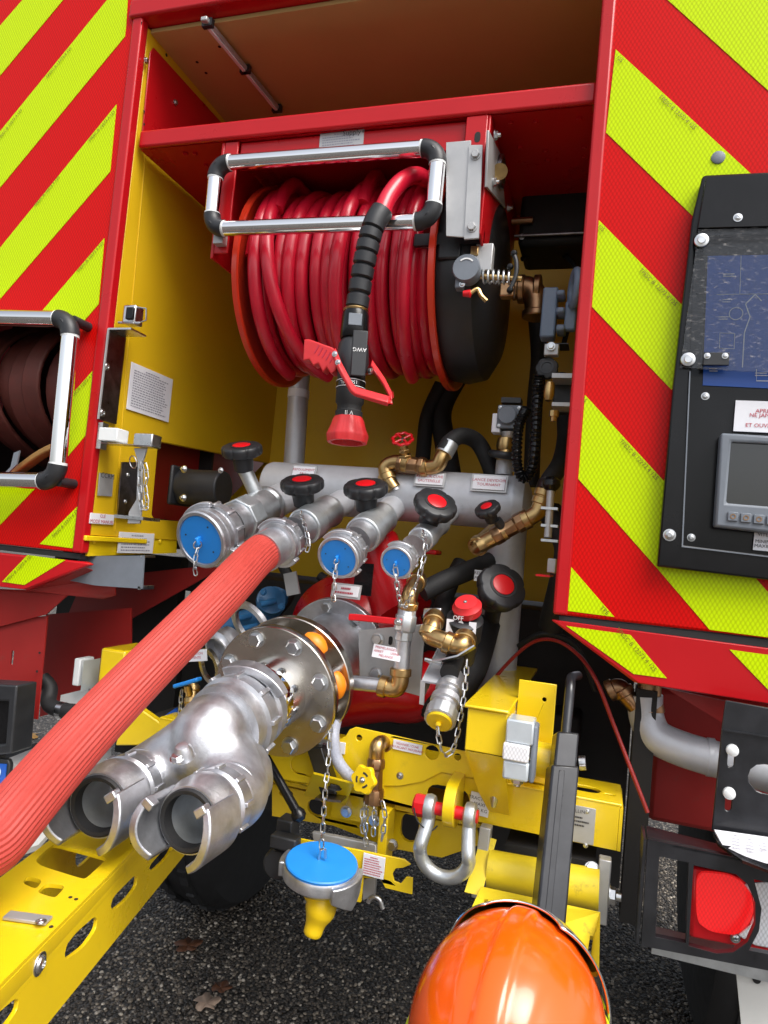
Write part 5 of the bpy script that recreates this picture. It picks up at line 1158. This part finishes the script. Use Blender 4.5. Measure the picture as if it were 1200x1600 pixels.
# surround: frame plate with a recessed inner plate
MB().plate([P(1097, 276, -.030), P(1104, 273, -.030), P(1330, 262, -.030), P(1330, 922, -.030), P(1027, 885, -.030), P(1052, 600, -.030), P(1081, 345, -.030), P(1084, 330, -.030)], .0285, -UY, [[P(1086, 372, -.03), P(1310, 360, -.03), P(1310, 880, -.03), P(1068, 852, -.03)]]).build('surround', 'black_gloss', CP, bevel=.003)
MB().plate([P(1085, 360, -.012), P(1320, 350, -.012), P(1320, 900, -.012), P(1060, 862, -.012)], .008, -UY).build('inner_plate', 'black_gloss', CP)
MB().plate([P(1106, 400, -.0145), P(1312, 396, -.0145), P(1312, 612, -.0145), P(1098, 602, -.0145)], .002, -UY).build('diagram_plate', 'panel_blue', CP)
dg = bpy.data.objects['diagram_plate']
def line(pts, w=.0016, m='print_white'): MB().ribbon([P(a, b, -.0150) for a, b in pts], V((0, 1, 0)), .0006, w).build('diagram_line', m, dg)
line([(1160, 574), (1163, 520), (1172, 495), (1165, 475), (1180, 460), (1190, 470)]); line([(1120, 460), (1300, 458)], .0008); line([(1158, 400), (1156, 460)], .0008); line([(1182, 577), (1182, 595), (1310, 597)], .001); line([(1125, 520), (1148, 521), (1147, 545), (1124, 544), (1125, 520)], .0008)
MB().ring(P(1150, 490, -.015), -UY, 0, .0006, .010, .0112, 24).build('diagram_line', 'print_white', dg)
for q, w in (((1115, 578), .014), ((1137, 470), .016), ((1132, 497), .018), ((1190, 585), .02), ((1140, 430), .02)): print_lines(dg, P(*q, -.0151), UX, UZ, w, .008, 2, 'print_white', title=False)
def clear_mat():
    m = bpy.data.materials.new('clear_cover'); m.use_nodes = True; n = m.node_tree; n.nodes.clear()
    out = n.nodes.new('ShaderNodeOutputMaterial'); tr = n.nodes.new('ShaderNodeBsdfTransparent'); gl = n.nodes.new('ShaderNodeBsdfGlossy'); mx = n.nodes.new('ShaderNodeMixShader'); fr = n.nodes.new('ShaderNodeFresnel')
    df = n.nodes.new('ShaderNodeBsdfDiffuse'); m2 = n.nodes.new('ShaderNodeMixShader'); no = n.nodes.new('ShaderNodeTexNoise'); rp = n.nodes.new('ShaderNodeMapRange'); tc = n.nodes.new('ShaderNodeTexCoord')
    gl.inputs['Roughness'].default_value = .04; fr.inputs['IOR'].default_value = 1.35; tr.inputs['Color'].default_value = (.86, .88, .9, 1); df.inputs['Color'].default_value = (.55, .52, .5, 1)
    mp = n.nodes.new('ShaderNodeMapping'); mp.inputs['Scale'].default_value = (60, 60, 140); mp.inputs['Rotation'].default_value = (0, .6, 0); n.links.new(tc.outputs['Object'], mp.inputs[0]); n.links.new(mp.outputs[0], no.inputs['Vector']); no.inputs['Scale'].default_value = 1.4; no.inputs['Detail'].default_value = 6; no.inputs['Roughness'].default_value = .7
    rp.inputs['From Min'].default_value = .56; rp.inputs['From Max'].default_value = .74; rp.inputs['To Min'].default_value = .015; rp.inputs['To Max'].default_value = .5; n.links.new(no.outputs['Fac'], rp.inputs[0])
    n.links.new(rp.outputs[0], m2.inputs[0]); n.links.new(tr.outputs[0], m2.inputs[1]); n.links.new(df.outputs[0], m2.inputs[2])
    n.links.new(fr.outputs[0], mx.inputs[0]); n.links.new(m2.outputs[0], mx.inputs[1]); n.links.new(gl.outputs[0], mx.inputs[2]); n.links.new(mx.outputs[0], out.inputs[0]); MATS['clear_cover'] = m
clear_mat()
MB().plate([P(1101, 283, -.037), P(1330, 270, -.037), P(1330, 590, -.037), P(1063, 574, -.037)], .003, -UY).build('clear_cover', 'clear_cover', CP, bevel=.0006)
MB().plate([P(1104, 276, -.0405), P(1330, 264, -.0405), P(1330, 350, -.0405), P(1090, 356, -.0405)], .003, -UY).build('hinge_strip', 'black_gloss', CP, bevel=.001)
for q in ((1096, 376), (1075, 562)): MB().lathe(P(*q, -.0385), -UY, [(0, .012), (.003, .0115), (.004, .007), (.0055, .006), (.0055, 0)], 24).build('stud', 'zinc', CP)
screw(CP, P(1153, 340, -.041), -UY, .006); MB().obox(P(1119, 561, -.040), UX, UZ, UY, .020, .011, .002).build('catch', 'black_plastic', CP, bevel=.001)
for q in ((1105, 556), (1133, 556)): screw(CP, P(*q, -.0425), -UY, .0042)
for q, r in (((1102, 619), .0055), ((1080, 840), .0055), ((1046, 836), .0085)): screw(CP, P(*q, -.0125 if r < .006 else -.031), -UY, r)
MB().ribbon([P(1078, 580, -.031), P(1066, 854, -.031), P(1320, 884, -.031)], UY, .004, .002).build('edge_bead', 'grey_plastic', CP)
sg = quad_sign('warning_label', 'white label reading APRES NE JAMAIS ET OUVRIR above the display', [(1150, 626), (1310, 630), (1310, 682), (1145, 673)], Y=-.0185, rows=0)
for s, q in (('APRES EMPLOI', (1200, 643)), ('NE JAMAIS LAISSER', (1200, 650)), ('ET OUVRIR LA VANNE', (1202, 666))): text_on(sg, s, P(q[0]+12, q[1], -.0187), UX, UZ, .0095, 'print_red')
sg = quad_sign('speed_label', 'white label reading VITESSE MINIMUM MAXIMUM below the display', [(1179, 831), (1310, 845), (1310, 872), (1176, 860)], Y=-.0185, rows=0)
for s, q in (('VITESSE', (1190, 836)), ('MINIMUM', (1190, 847)), ('MAXIMUM', (1190, 854))): text_on(sg, s, P(q[0]+8, q[1], -.0187), UX, UZ, .008, 'print_black')
t = thing('display_unit', 'dark grey display unit with black screen and round-marked keys', 'display', P(1160, 828, -.03))
MB().plate([P(1127, 676, -.045), P(1320, 688, -.045), P(1320, 845, -.045), P(1117, 823, -.045)], .03, -UY, [[P(1143, 690, -.045), P(1310, 699, -.045), P(1310, 800, -.045), P(1135, 786, -.045)]]).build('bezel', 'grey_plastic', t, bevel=.004)
MB().plate([P(1140, 688, -.036), P(1312, 698, -.036), P(1312, 803, -.036), P(1133, 789, -.036)], .004, -UY).build('screen', 'screen', t)
for k in range(8):
    c = P(1145+20.3*k, 807+2.2*k, -.0465); b_ = MB().obox(c, UX, UZ, UY, .0078, .0075, .002).build('key', 'grey_plastic', t, bevel=.0012)
    MB().ring(c-UY*.0022, -UY, 0, .0005, .0028, .0042, 20).build('key_mark', 'bronze', b_)

# ================================================================ lower right : tank, pipe, bracket, tail lamp
t = thing('water_tank', 'matt red tank flank behind the grey bent pipe', 'tank', P(1080, 1200, .2))
MB().box(P(1012, 1282, .22), V((1.75, .75, P(1100, 1085, .22).z))).build('flank', 'red_dark_paint', t, bevel=.01)
MB().plate([P(1040, 1075, .05), P(1200, 1110, .05), P(1200, 1170, .05), P(1130, 1130, .05)], .004, -UY).build('gusset', 'red_dark_paint', t)
t = thing('grey_pipe', 'thick grey pipe bending right in front of the red tank', 'pipe', P(1050, 1150, .12))
MB().tube(spline([P(1008, 1085, .13), P(1010, 1120, .13), P(1025, 1150, .12), P(1060, 1168, .11), P(1100, 1181, .10), P(1150, 1195, .09), P(1260, 1225, .07)], 8), .032, 28).build('bend', 'aluminium_satin', t)
MB().lathe(P(1012, 1108, .13), UZ, [(0, .031), (.03, .022), (.05, .022)], 24).build('nipple', 'bronze', t)
MB().lathe(P(1104, 1182, .10), UX, [(0, .034), (.012, .034)], 28).build('weld', 'aluminium_satin', t)
t = thing('bronze_elbow', 'bronze elbow fitting under the right red flap', 'fitting', P(975, 1090, .12))
brass_path(t, [P(955, 1078, .12), P(968, 1074, .12), P(978, 1086, .12), P(994, 1104, .12)], .0165, 'bronze', nuts=(.05, .6))
t = thing('side_bracket', 'dark steel side bracket plate with two keyhole bolts', 'bracket', P(1170, 1280, -.06))
yb_ = -.075
MB().plate([P(1134, 1094, yb_), P(1330, 1130, yb_), P(1330, 1330, yb_), P(1112, 1298, yb_), P(1128, 1135, yb_)], .005, -UY, [slot(P(1142, 1187, yb_), UX, UZ, .0045, .012), slot(P(1138, 1254, yb_), UX, UZ, .0045, .013), slot(P(1205, 1219, yb_), UX, UZ, .032, .022)]).build('plate', 'bar_black', t, bevel=.0015)
for q in ((1144, 1172), (1139, 1239)): MB().lathe(P(*q, yb_), -UY, [(-.012, .005), (0, .0095), (.005, .009), (.008, .005), (.008, 0)], 20).build('bolt', 'white_plastic', t)
MB().ribbon([P(1128, 1140, yb_-.003), P(1330, 1172, yb_-.003)], UY, .004, .002).build('fold', 'bar_black', t)
MB().plate([P(1112, 1299, yb_), P(1330, 1331, yb_), P(1330, 1410, yb_-.16), P(1160, 1344, yb_-.10), P(1122, 1318, yb_-.04)], .004, UZ).build('shelf', 'black_gloss', t)
pl = thing('number_card', 'white printed card lying on the dark bracket shelf', 'card', P(1170, 1325, -.15))
MB().plate([P(1116, 1296, -.085), P(1330, 1326, -.085), P(1330, 1395, -.19), P(1165, 1338, -.15), P(1130, 1322, -.12)], .003, V((0, -.4, 1))).build('sheet', 'white_label', pl)
for k in range(4): print_lines(pl, P(1150+22*k, 1316+6*k, -.125), V((1, 0, 0)), V((0, .8, .5)).normalized(), .012, .028, 5, 'print_grey')
t = LG = thing('tail_lamp', 'red and white tail lamp in a black steel guard frame', 'lamp', P(1130, 1480, -.06))
yl = -.13
MB().plate([P(1012, 1312, yl), P(1330, 1378, yl), P(1330, 1542, yl), P(1002, 1478, yl)], .012, -UY, [[P(1030, 1338, yl), P(1076, 1348, yl), P(1072, 1474, yl), P(1024, 1464, yl)], [P(1084, 1352, yl)]+[P(a, b, yl) for a, b in ((1150, 1366), (1168, 1382), (1180, 1410), (1180, 1445), (1168, 1472), (1146, 1488), (1120, 1490), (1076, 1478))], [P(1178, 1374, yl), P(1310, 1402, yl), P(1310, 1512, yl), P(1170, 1485, yl), P(1186, 1455, yl), P(1190, 1420, yl)]]).build('guard_frame', 'bar_black', LG, bevel=.0015)
MB().plate([P(1012, 1311, yl), P(1330, 1377, yl), P(1330, 1372, -.02), P(1010, 1290, -.02)], .004, UZ).build('guard_top', 'bar_black', LG)
MB().plate([P(998, 1475, yl), P(1010, 1312, yl), P(1006, 1290, -.02), P(996, 1460, -.02)], .004, UX).build('guard_side', 'bar_black', LG)
MB().plate([P(1080, 1354, -.085), P(1330, 1404, -.085), P(1330, 1515, -.085), P(1076, 1465, -.085)], .05, -UY).build('lamp_body', 'red_cap', LG, bevel=.006)
MB().plate(rnd_loop([P(1088, 1362, -.092), P(1138, 1367, -.092), P(1160, 1378, -.092), P(1175, 1400, -.092), P(1178, 1425, -.092), P(1170, 1445, -.092), P(1150, 1462, -.092), P(1110, 1456, -.092), P(1088, 1440, -.092)]), .008, -UY).build('red_lens', 'lamp_red', LG, bevel=.004, seg=3)
MB().plate([P(1162, 1382, -.089), P(1200, 1378, -.089), P(1325, 1405, -.089), P(1325, 1505, -.089), P(1180, 1478, -.089), P(1152, 1462, -.089), P(1172, 1446, -.089), P(1180, 1425, -.089), P(1176, 1400, -.089)], .005, -UY).build('white_lens', 'lamp_white', LG, bevel=.002)
screw(LG, P(1149, 1466, -.09), -UY, .006)
MB().box(P(1020, 1460, -.05), P(1200, 1520, -.02)).build('back_plate', 'galvanised', LG)
t = thing('black_post', 'tall dark post standing between the yellow bumper and the tail lamp', 'post', P(985, 1440, .1))
MB().box(P(968, 1440, .10), V((P(1012, 1300, .10).x, .16, 1.20))).build('post', 'dark', t)
t = thing('white_mudflap_plate', 'pale grey plate hanging below the tail lamp', 'plate', P(1180, 1560, -.02))
MB().plate([P(1150, 1517, -.04), P(1330, 1550, -.04), P(1330, 1700, -.04), P(1165, 1670, -.04)], .004, -UY).build('sheet', 'white_frame', t); MB().lathe(P(1182, 1530, -.0405), -UY, [(0, .006), (.002, .006), (.002, 0)], 14).build('hole', 'dark', t)

# ================================================================ lower left : wheel arch, guards, lamps
t = thing('mudguard', 'red mudguard panels under the left locker', 'mudguard', P(70, 1100, .1))
MB().plate([P(-120, 915, .02), P(40, 922, .02), P(125, 884, .02), P(178, 903, .10), P(180, 930, .10), P(160, 936, .10), P(105, 930, .06), P(72, 960, .06), P(-120, 1010, .06)], .004, -UY).build('upper_panel', 'red_dark_paint', t)
MB().plate([P(-120, 985, .07), P(74, 962, .07), P(58, 1124, .07), P(-120, 1095, .07)], .004, -UY, [slot(P(19, 1028, .07), UX, UZ, .004, .018)]).build('flap', 'red_dark_paint', t)
for q in ((62, 1020), (58, 1049)): MB().lathe(P(*q, .0645), -UY, [(0, .003), (.001, .003), (.001, 0)], 10).build('hole', 'dark', t)
MB().plate([P(72, 960, .30), P(205, 950, .30), P(205, 1080, .30), P(62, 1120, .30)], .004, -UY).build('inner_panel', 'red_dark_paint', t)
MB().plate([P(130, 905, .45), P(360, 880, .45), P(200, 970, .45), P(100, 975, .45)], .004, -UY).build('inner_panel', 'red_dark_paint', t)
t = thing('corner_bracket', 'dark grey folded steel bracket under the yellow skirt', 'bracket', P(180, 900, .05))
MB().plate([P(130, 869, .05), P(225, 868, .05), P(222, 920, .05), P(150, 915, .05), P(85, 903, .05)], .004, -UY).build('sheet', 'grey_plastic', t); MB().box(P(222, 868, .05), P(240, 871, .10)).build('lip', 'zinc', t); MB().box(P(220, 916, .05), P(236, 920, .10)).build('lip', 'zinc', t)
t = thing('corner_lamp', 'black square lamp housing at the left mudguard', 'lamp', P(0, 1180, -.05))
a, b = P(-60, 1078, -.04), P(22, 1175, -.04); MB().plate([P(-60, 1066, -.06), P(26, 1071, -.06), P(17, 1178, -.06), P(-60, 1186, -.06)], .06, -UY, [[P(-50, 1095, -.06), P(13, 1096, -.06), P(8, 1163, -.06), P(-50, 1170, -.06)]]).build('housing', 'black_plastic', t, bevel=.004); MB().plate([P(-55, 1090, -.045), P(16, 1092, -.045), P(10, 1168, -.045), P(-55, 1175, -.045)], .004, -UY).build('lens', 'black_gloss', t)
t = thing('blue_sign', 'blue square sign with white ring in a black holder', 'sign', P(0, 1230, -.05))
MB().plate([P(-60, 1180, -.05), P(12, 1187, -.05), P(15, 1195, -.05), P(10, 1245, -.05), P(-60, 1240, -.05)], .012, -UY).build('holder', 'black_plastic', t, bevel=.002); MB().plate([P(-55, 1190, -.052), P(10, 1194, -.052), P(6, 1240, -.052), P(-55, 1236, -.052)], .0015, -UY).build('face', 'panel_blue', t); MB().ring(P(-6, 1206, -.0525), -UY, 0, .001, .008, .013, 24).build('ring_mark', 'print_white', t)
t = thing('left_housing', 'yellow housing with white marker lamp behind the red ribbed hose', 'housing', P(200, 1060, .1))
MB().box(P(158, 1012, .12), P(240, 1080, .25)).build('box', YP, t, bevel=.006)
MB().box(P(131, 1033, .12), P(152, 1075, .18)).build('lamp', 'lamp_clear', t, bevel=.004); MB().box(P(126, 1030, .125), P(134, 1066, .175)).build('lamp_case', 'white_plastic', t, bevel=.003); MB().cyl(P(143, 1075, .13), P(143, 1088, .13), .007, 12).build('bolt', 'zinc', t)
MB().plate([P(180, 1165, .06), P(200, 1085, .06), P(222, 1110, .06), P(262, 1138, .06), P(220, 1165, .06)], .02, -UY).build('lower_plate', YP, t, bevel=.003)
t = thing('rubber_bend', 'black rubber bend with steel clamp beside the red mudguard', 'hose', P(90, 1110, .1))
MB().tube(spline([P(66, 1060, .12), P(78, 1075, .12), P(76, 1098, .10), P(90, 1108, .09), P(118, 1112, .09)], 6), .018, 16).build('bend', 'black_soft', t); MB().lathe(P(93, 1109, .09), UX, [(0, .0195), (.015, .0195)], 24).build('clamp', 'zinc', t); MB().plate([P(95, 1086, .16), P(140, 1075, .16), P(150, 1110, .16), P(90, 1125, .16)], .003, -UY).build('bracket', 'white_plastic', t)
t = thing('tread_plate', 'pale chequered step plate behind the red ribbed hose', 'step', P(120, 1200, .1))
MB().plate([PZ(-150, 1250, .80), PZ(170, 1122, .80), PZ(175, 1190, .80), PZ(60, 1320, .80), PZ(-150, 1390, .80)], .01, UZ).build('plate', 'white_frame', t)
# blue-handled brass valve and blue bits
t = thing('blue_handle_valve', 'brass valve with flat blue handle behind the breeching', 'valve', P(300, 1120, .04))
brass_path(t, [P(300, 1070, .06), P(300, 1095, .05), P(296, 1118, .04)], .014, nuts=(.2, .5, .9)); MB().ribbon([P(274, 1072, .02), P(292, 1067, .02), P(312, 1061, .02)], UY, .022, .009).build('handle', 'blue_cap', t, bevel=.003); MB().cyl(P(293, 1070, .03), P(296, 1085, .04), .008, 12).build('stem', 'brass', t); chain_mb([P(284, 1078, .02), P(282, 1100, .02), P(281, 1128, .02)]).build('chain', 'zinc', t)
o = MB().obox(P(268, 1118, .06), V((1, 0, .8)).normalized(), V((-.8, 0, 1)).normalized(), UY, .020, .008, .004).build('blue_tag', 'panel_blue'); tag(o, 'small blue tag beside the blue handle valve', 'tag')
t = thing('blue_actuator', 'blue painted valve actuator above the suction flange', 'actuator', P(410, 960, .25))
MB().tube(spline([P(345, 985, .22), P(380, 970, .24), P(420, 955, .27), P(440, 925, .3)], 5), .026, 18).build('body', 'blue_paint', t)
for q in ((366, 968), (376, 984), (405, 945)): MB().cyl(P(*q, .18), P(q[0]+25, q[1]-6, .22), .008, 12).build('rod', 'blue_paint', t)
MB().lathe(P(422, 940, .24), V((.5, -.6, .4)), [(0, .035), (.012, .035), (.014, .02), (.02, 0)], 24).build('flange', 'blue_paint', t)
for q in ((412, 925), (440, 948)): hexbolt(t, P(*q, .2), -UY, .007, 'blue_paint')
MB().obox(P(456, 912, .18), V((1, 0, .3)).normalized(), V((-.3, 0, 1)).normalized(), UY, .016, .026, .003).build('label', 'grey_plate', t)
t = thing('drain_coupling', 'aluminium drain coupling left of the big suction flange', 'coupling', P(345, 1030, .1))
dc = axis(345, 1010, .6, -.75, .5)
MB().lathe(P(362, 1000, .12), dc, [(0, .034), (.02, .036), (.024, .041), (.04, .041), (.044, .035), (.05, .033), (.05, .028), (.03, .026), (.03, 0)], 36).build('ring', 'aluminium', t)
MB().lathe_closed(P(395, 975, .12), axis(395, 975, .5, -.7, .5), [(0, .045), (0, .060), (.010, .060), (.010, .045)], 40).build('flange', 'aluminium', t)
MB().lathe_closed(P(330, 1040, .10), axis(330, 1040, .45, -.9, .3), [(0, .030), (0, .042), (.008, .042), (.008, .030)], 40).build('yellow_flange', 'flange_steel', t)
quad_sign('position_label', 'white label with red print in a steel clip by the red ribbed hose', [(292, 1018), (324, 1013), (322, 1034), (290, 1033)], Y=.06, lines=['POSITION', 'VENTE'], size=.0075)
# ================================================================ wheels and ground things
def wheel(cx_, cy_, label):
    t = thing('truck_wheel', label, 'wheel', (cx_, cy_, 0), 'rear wheels under the truck'); c = V((cx_-.15, cy_, .50))
    MB().lathe(c, UX, [(0, .30), (.0, .40), (.02, .47), (.06, .497), (.24, .497), (.28, .47), (.30, .40), (.30, .30)], 72).build('tyre', 'rubber_tyre', t, fix=True)
    for k in range(48):
        a = 2*PI*k/48; e = UY*math.cos(a)+UZ*math.sin(a)
        inst('tread', lambda: MB().obox(V((0, 0, 0)), UX, UY, UZ, .10, .016, .008), 'rubber_tyre', 'tread_block', t, V((cx_+(.05 if k % 2 else -.05), cy_, .50))+e*.498, e, 1, UX)
    MB().lathe(c+UX*.03, UX, [(0, .29), (.05, .27), (.1, .1), (.12, 0)], 40).build('rim', 'dark', t)
wheel(-.20, 1.28, 'big black truck wheel on the ground behind the yellow drawbar arm'); wheel(1.62, 1.30, 'big black truck wheel on the ground behind the tail lamp')
def leaf(px, py, r, m, label, seed):
    c = PZ(px, py, .0); rnd = random.Random(seed); pts = []; N = 28; a0 = rnd.uniform(0, 6)
    for i in range(N):
        a = 2*PI*i/N; k = .55+.45*abs(math.cos(2.5*a))**1.5; k *= rnd.uniform(.85, 1.1); pts.append((a, r*k))
    vs = [c+UZ*.008]+[c+V((q*math.cos(a+a0), q*math.sin(a+a0), .005+.012*abs(math.sin(2*a+seed)))) for a, q in pts]
    o = MB().add(vs, [(0, i+1, (i+1) % N+1) for i in range(N)]).build('fallen_leaf', m, None, solid=.001); tag(o, label, 'leaf')
mat('leaf_brown', (.10, .035, .012), .6, var=.3, vscale=60); mat('leaf_pale', (.42, .30, .22), .6, var=.2, vscale=60); mat('leaf_tan', (.40, .22, .05), .6, var=.2, vscale=60)
leaf(293, 1482, .05, 'leaf_brown', 'dark brown fallen leaf lying flat on the wet pebbles', 1); leaf(322, 1572, .045, 'leaf_pale', 'pale pinkish star-shaped leaf on the pebbles', 2); leaf(40, 1152, .09, 'leaf_tan', 'tan leaf on the pavement beside the red mudguard', 3); leaf(345, 1548, .035, 'leaf_brown', 'small dark brown leaf between the pebbles near the pale leaf', 4)

# loose pebbles of the washed ground, as real stones where they show largest
import numpy as np
def pebbles():
    rs = np.random.RandomState(5); ph = (1+5**.5)/2
    iv = np.array([(-1,ph,0),(1,ph,0),(-1,-ph,0),(1,-ph,0),(0,-1,ph),(0,1,ph),(0,-1,-ph),(0,1,-ph),(ph,0,-1),(ph,0,1),(-ph,0,-1),(-ph,0,1)], float); iv /= np.linalg.norm(iv[0])
    it = np.array([(0,11,5),(0,5,1),(0,1,7),(0,7,10),(0,10,11),(1,5,9),(5,11,4),(11,10,2),(10,7,6),(7,1,8),(3,9,4),(3,4,2),(3,2,6),(3,6,8),(3,8,9),(4,9,5),(2,4,11),(6,2,10),(8,6,7),(9,8,1)])
    gx, gy = np.meshgrid(np.arange(-.75, 1.65, .0125), np.arange(.30, 2.6, .0125)); n = gx.size
    c = np.stack([gx.ravel(), gy.ravel(), np.zeros(n)], 1)+rs.uniform(-.006, .006, (n, 3))*[1, 1, .25]
    s = rs.uniform(.0045, .0085, (n, 1))*np.stack([np.ones(n), rs.uniform(.6, 1, n), rs.uniform(.5, .8, n)], 1)
    a = rs.uniform(0, 6.28, n); v = iv[None]*s[:, None]; v = v*rs.uniform(.85, 1.15, (n, 12, 1))
    x = v[..., 0]*np.cos(a)[:, None]-v[..., 1]*np.sin(a)[:, None]; y = v[..., 0]*np.sin(a)[:, None]+v[..., 1]*np.cos(a)[:, None]
    v = np.stack([x, y, v[..., 2]], 2)+c[:, None]
    f = (it[None]+(np.arange(n)*12)[:, None, None]).reshape(-1, 3)
    me = bpy.data.meshes.new('pebbles'); me.vertices.add(n*12); me.vertices.foreach_set('co', v.ravel()); nf = len(f)
    me.loops.add(nf*3); me.loops.foreach_set('vertex_index', f.ravel()); me.polygons.add(nf); me.polygons.foreach_set('loop_start', np.arange(nf)*3); me.polygons.foreach_set('use_smooth', np.ones(nf, bool)); me.update()
    at = me.attributes.new('tone', 'FLOAT', 'POINT'); at.data.foreach_set('value', np.repeat(rs.uniform(0, 1, n), 12))
    m = bpy.data.materials.new('pebble_stone'); m.use_nodes = True; nn = m.node_tree; b = nn.nodes['Principled BSDF']; b.inputs['Roughness'].default_value = .42
    an_ = nn.nodes.new('ShaderNodeAttribute'); an_.attribute_name = 'tone'; rp = nn.nodes.new('ShaderNodeValToRGB'); e = rp.color_ramp.elements
    e[0].color = (.018, .016, .014, 1); e[1].color = (.46, .41, .34, 1); e.new(.45).color = (.035, .028, .022, 1); e.new(.72).color = (.10, .08, .06, 1); e.new(.9).color = (.22, .185, .14, 1)
    nn.links.new(an_.outputs['Fac'], rp.inputs[0]); nn.links.new(rp.outputs[0], b.inputs['Base Color']); me.materials.append(m)
    o = bpy.data.objects.new('pebbles', me); COL.objects.link(o); tag(o, 'mass of small brown and white pebbles set in the ground', None, kind='stuff')
pebbles()
# hidden supports that carry the left hand fittings
a = P(-30, 1120, .0); MB().box((a.x-.02, .002, .805), (a.x+.02, .068, a.z+.03)).build('support_post', 'dark', bpy.data.objects['mudguard'])
b = P(60, 1230, .1); MB().box((-.34, .10, .765), (-.28, .66, .789)).build('support_arm', 'dark', bpy.data.objects['tread_plate'])
c = P(200, 1045, .2); MB().box((c.x-.02, .25, c.z-.02), (c.x+.02, .57, c.z+.02)).build('support_arm', 'dark', bpy.data.objects['left_housing'])
c = P(225, 1135, .08); MB().box((c.x-.015, .081, c.z-.015), (c.x+.015, .61, c.z+.015)).build('support_arm', 'dark', bpy.data.objects['left_housing'])
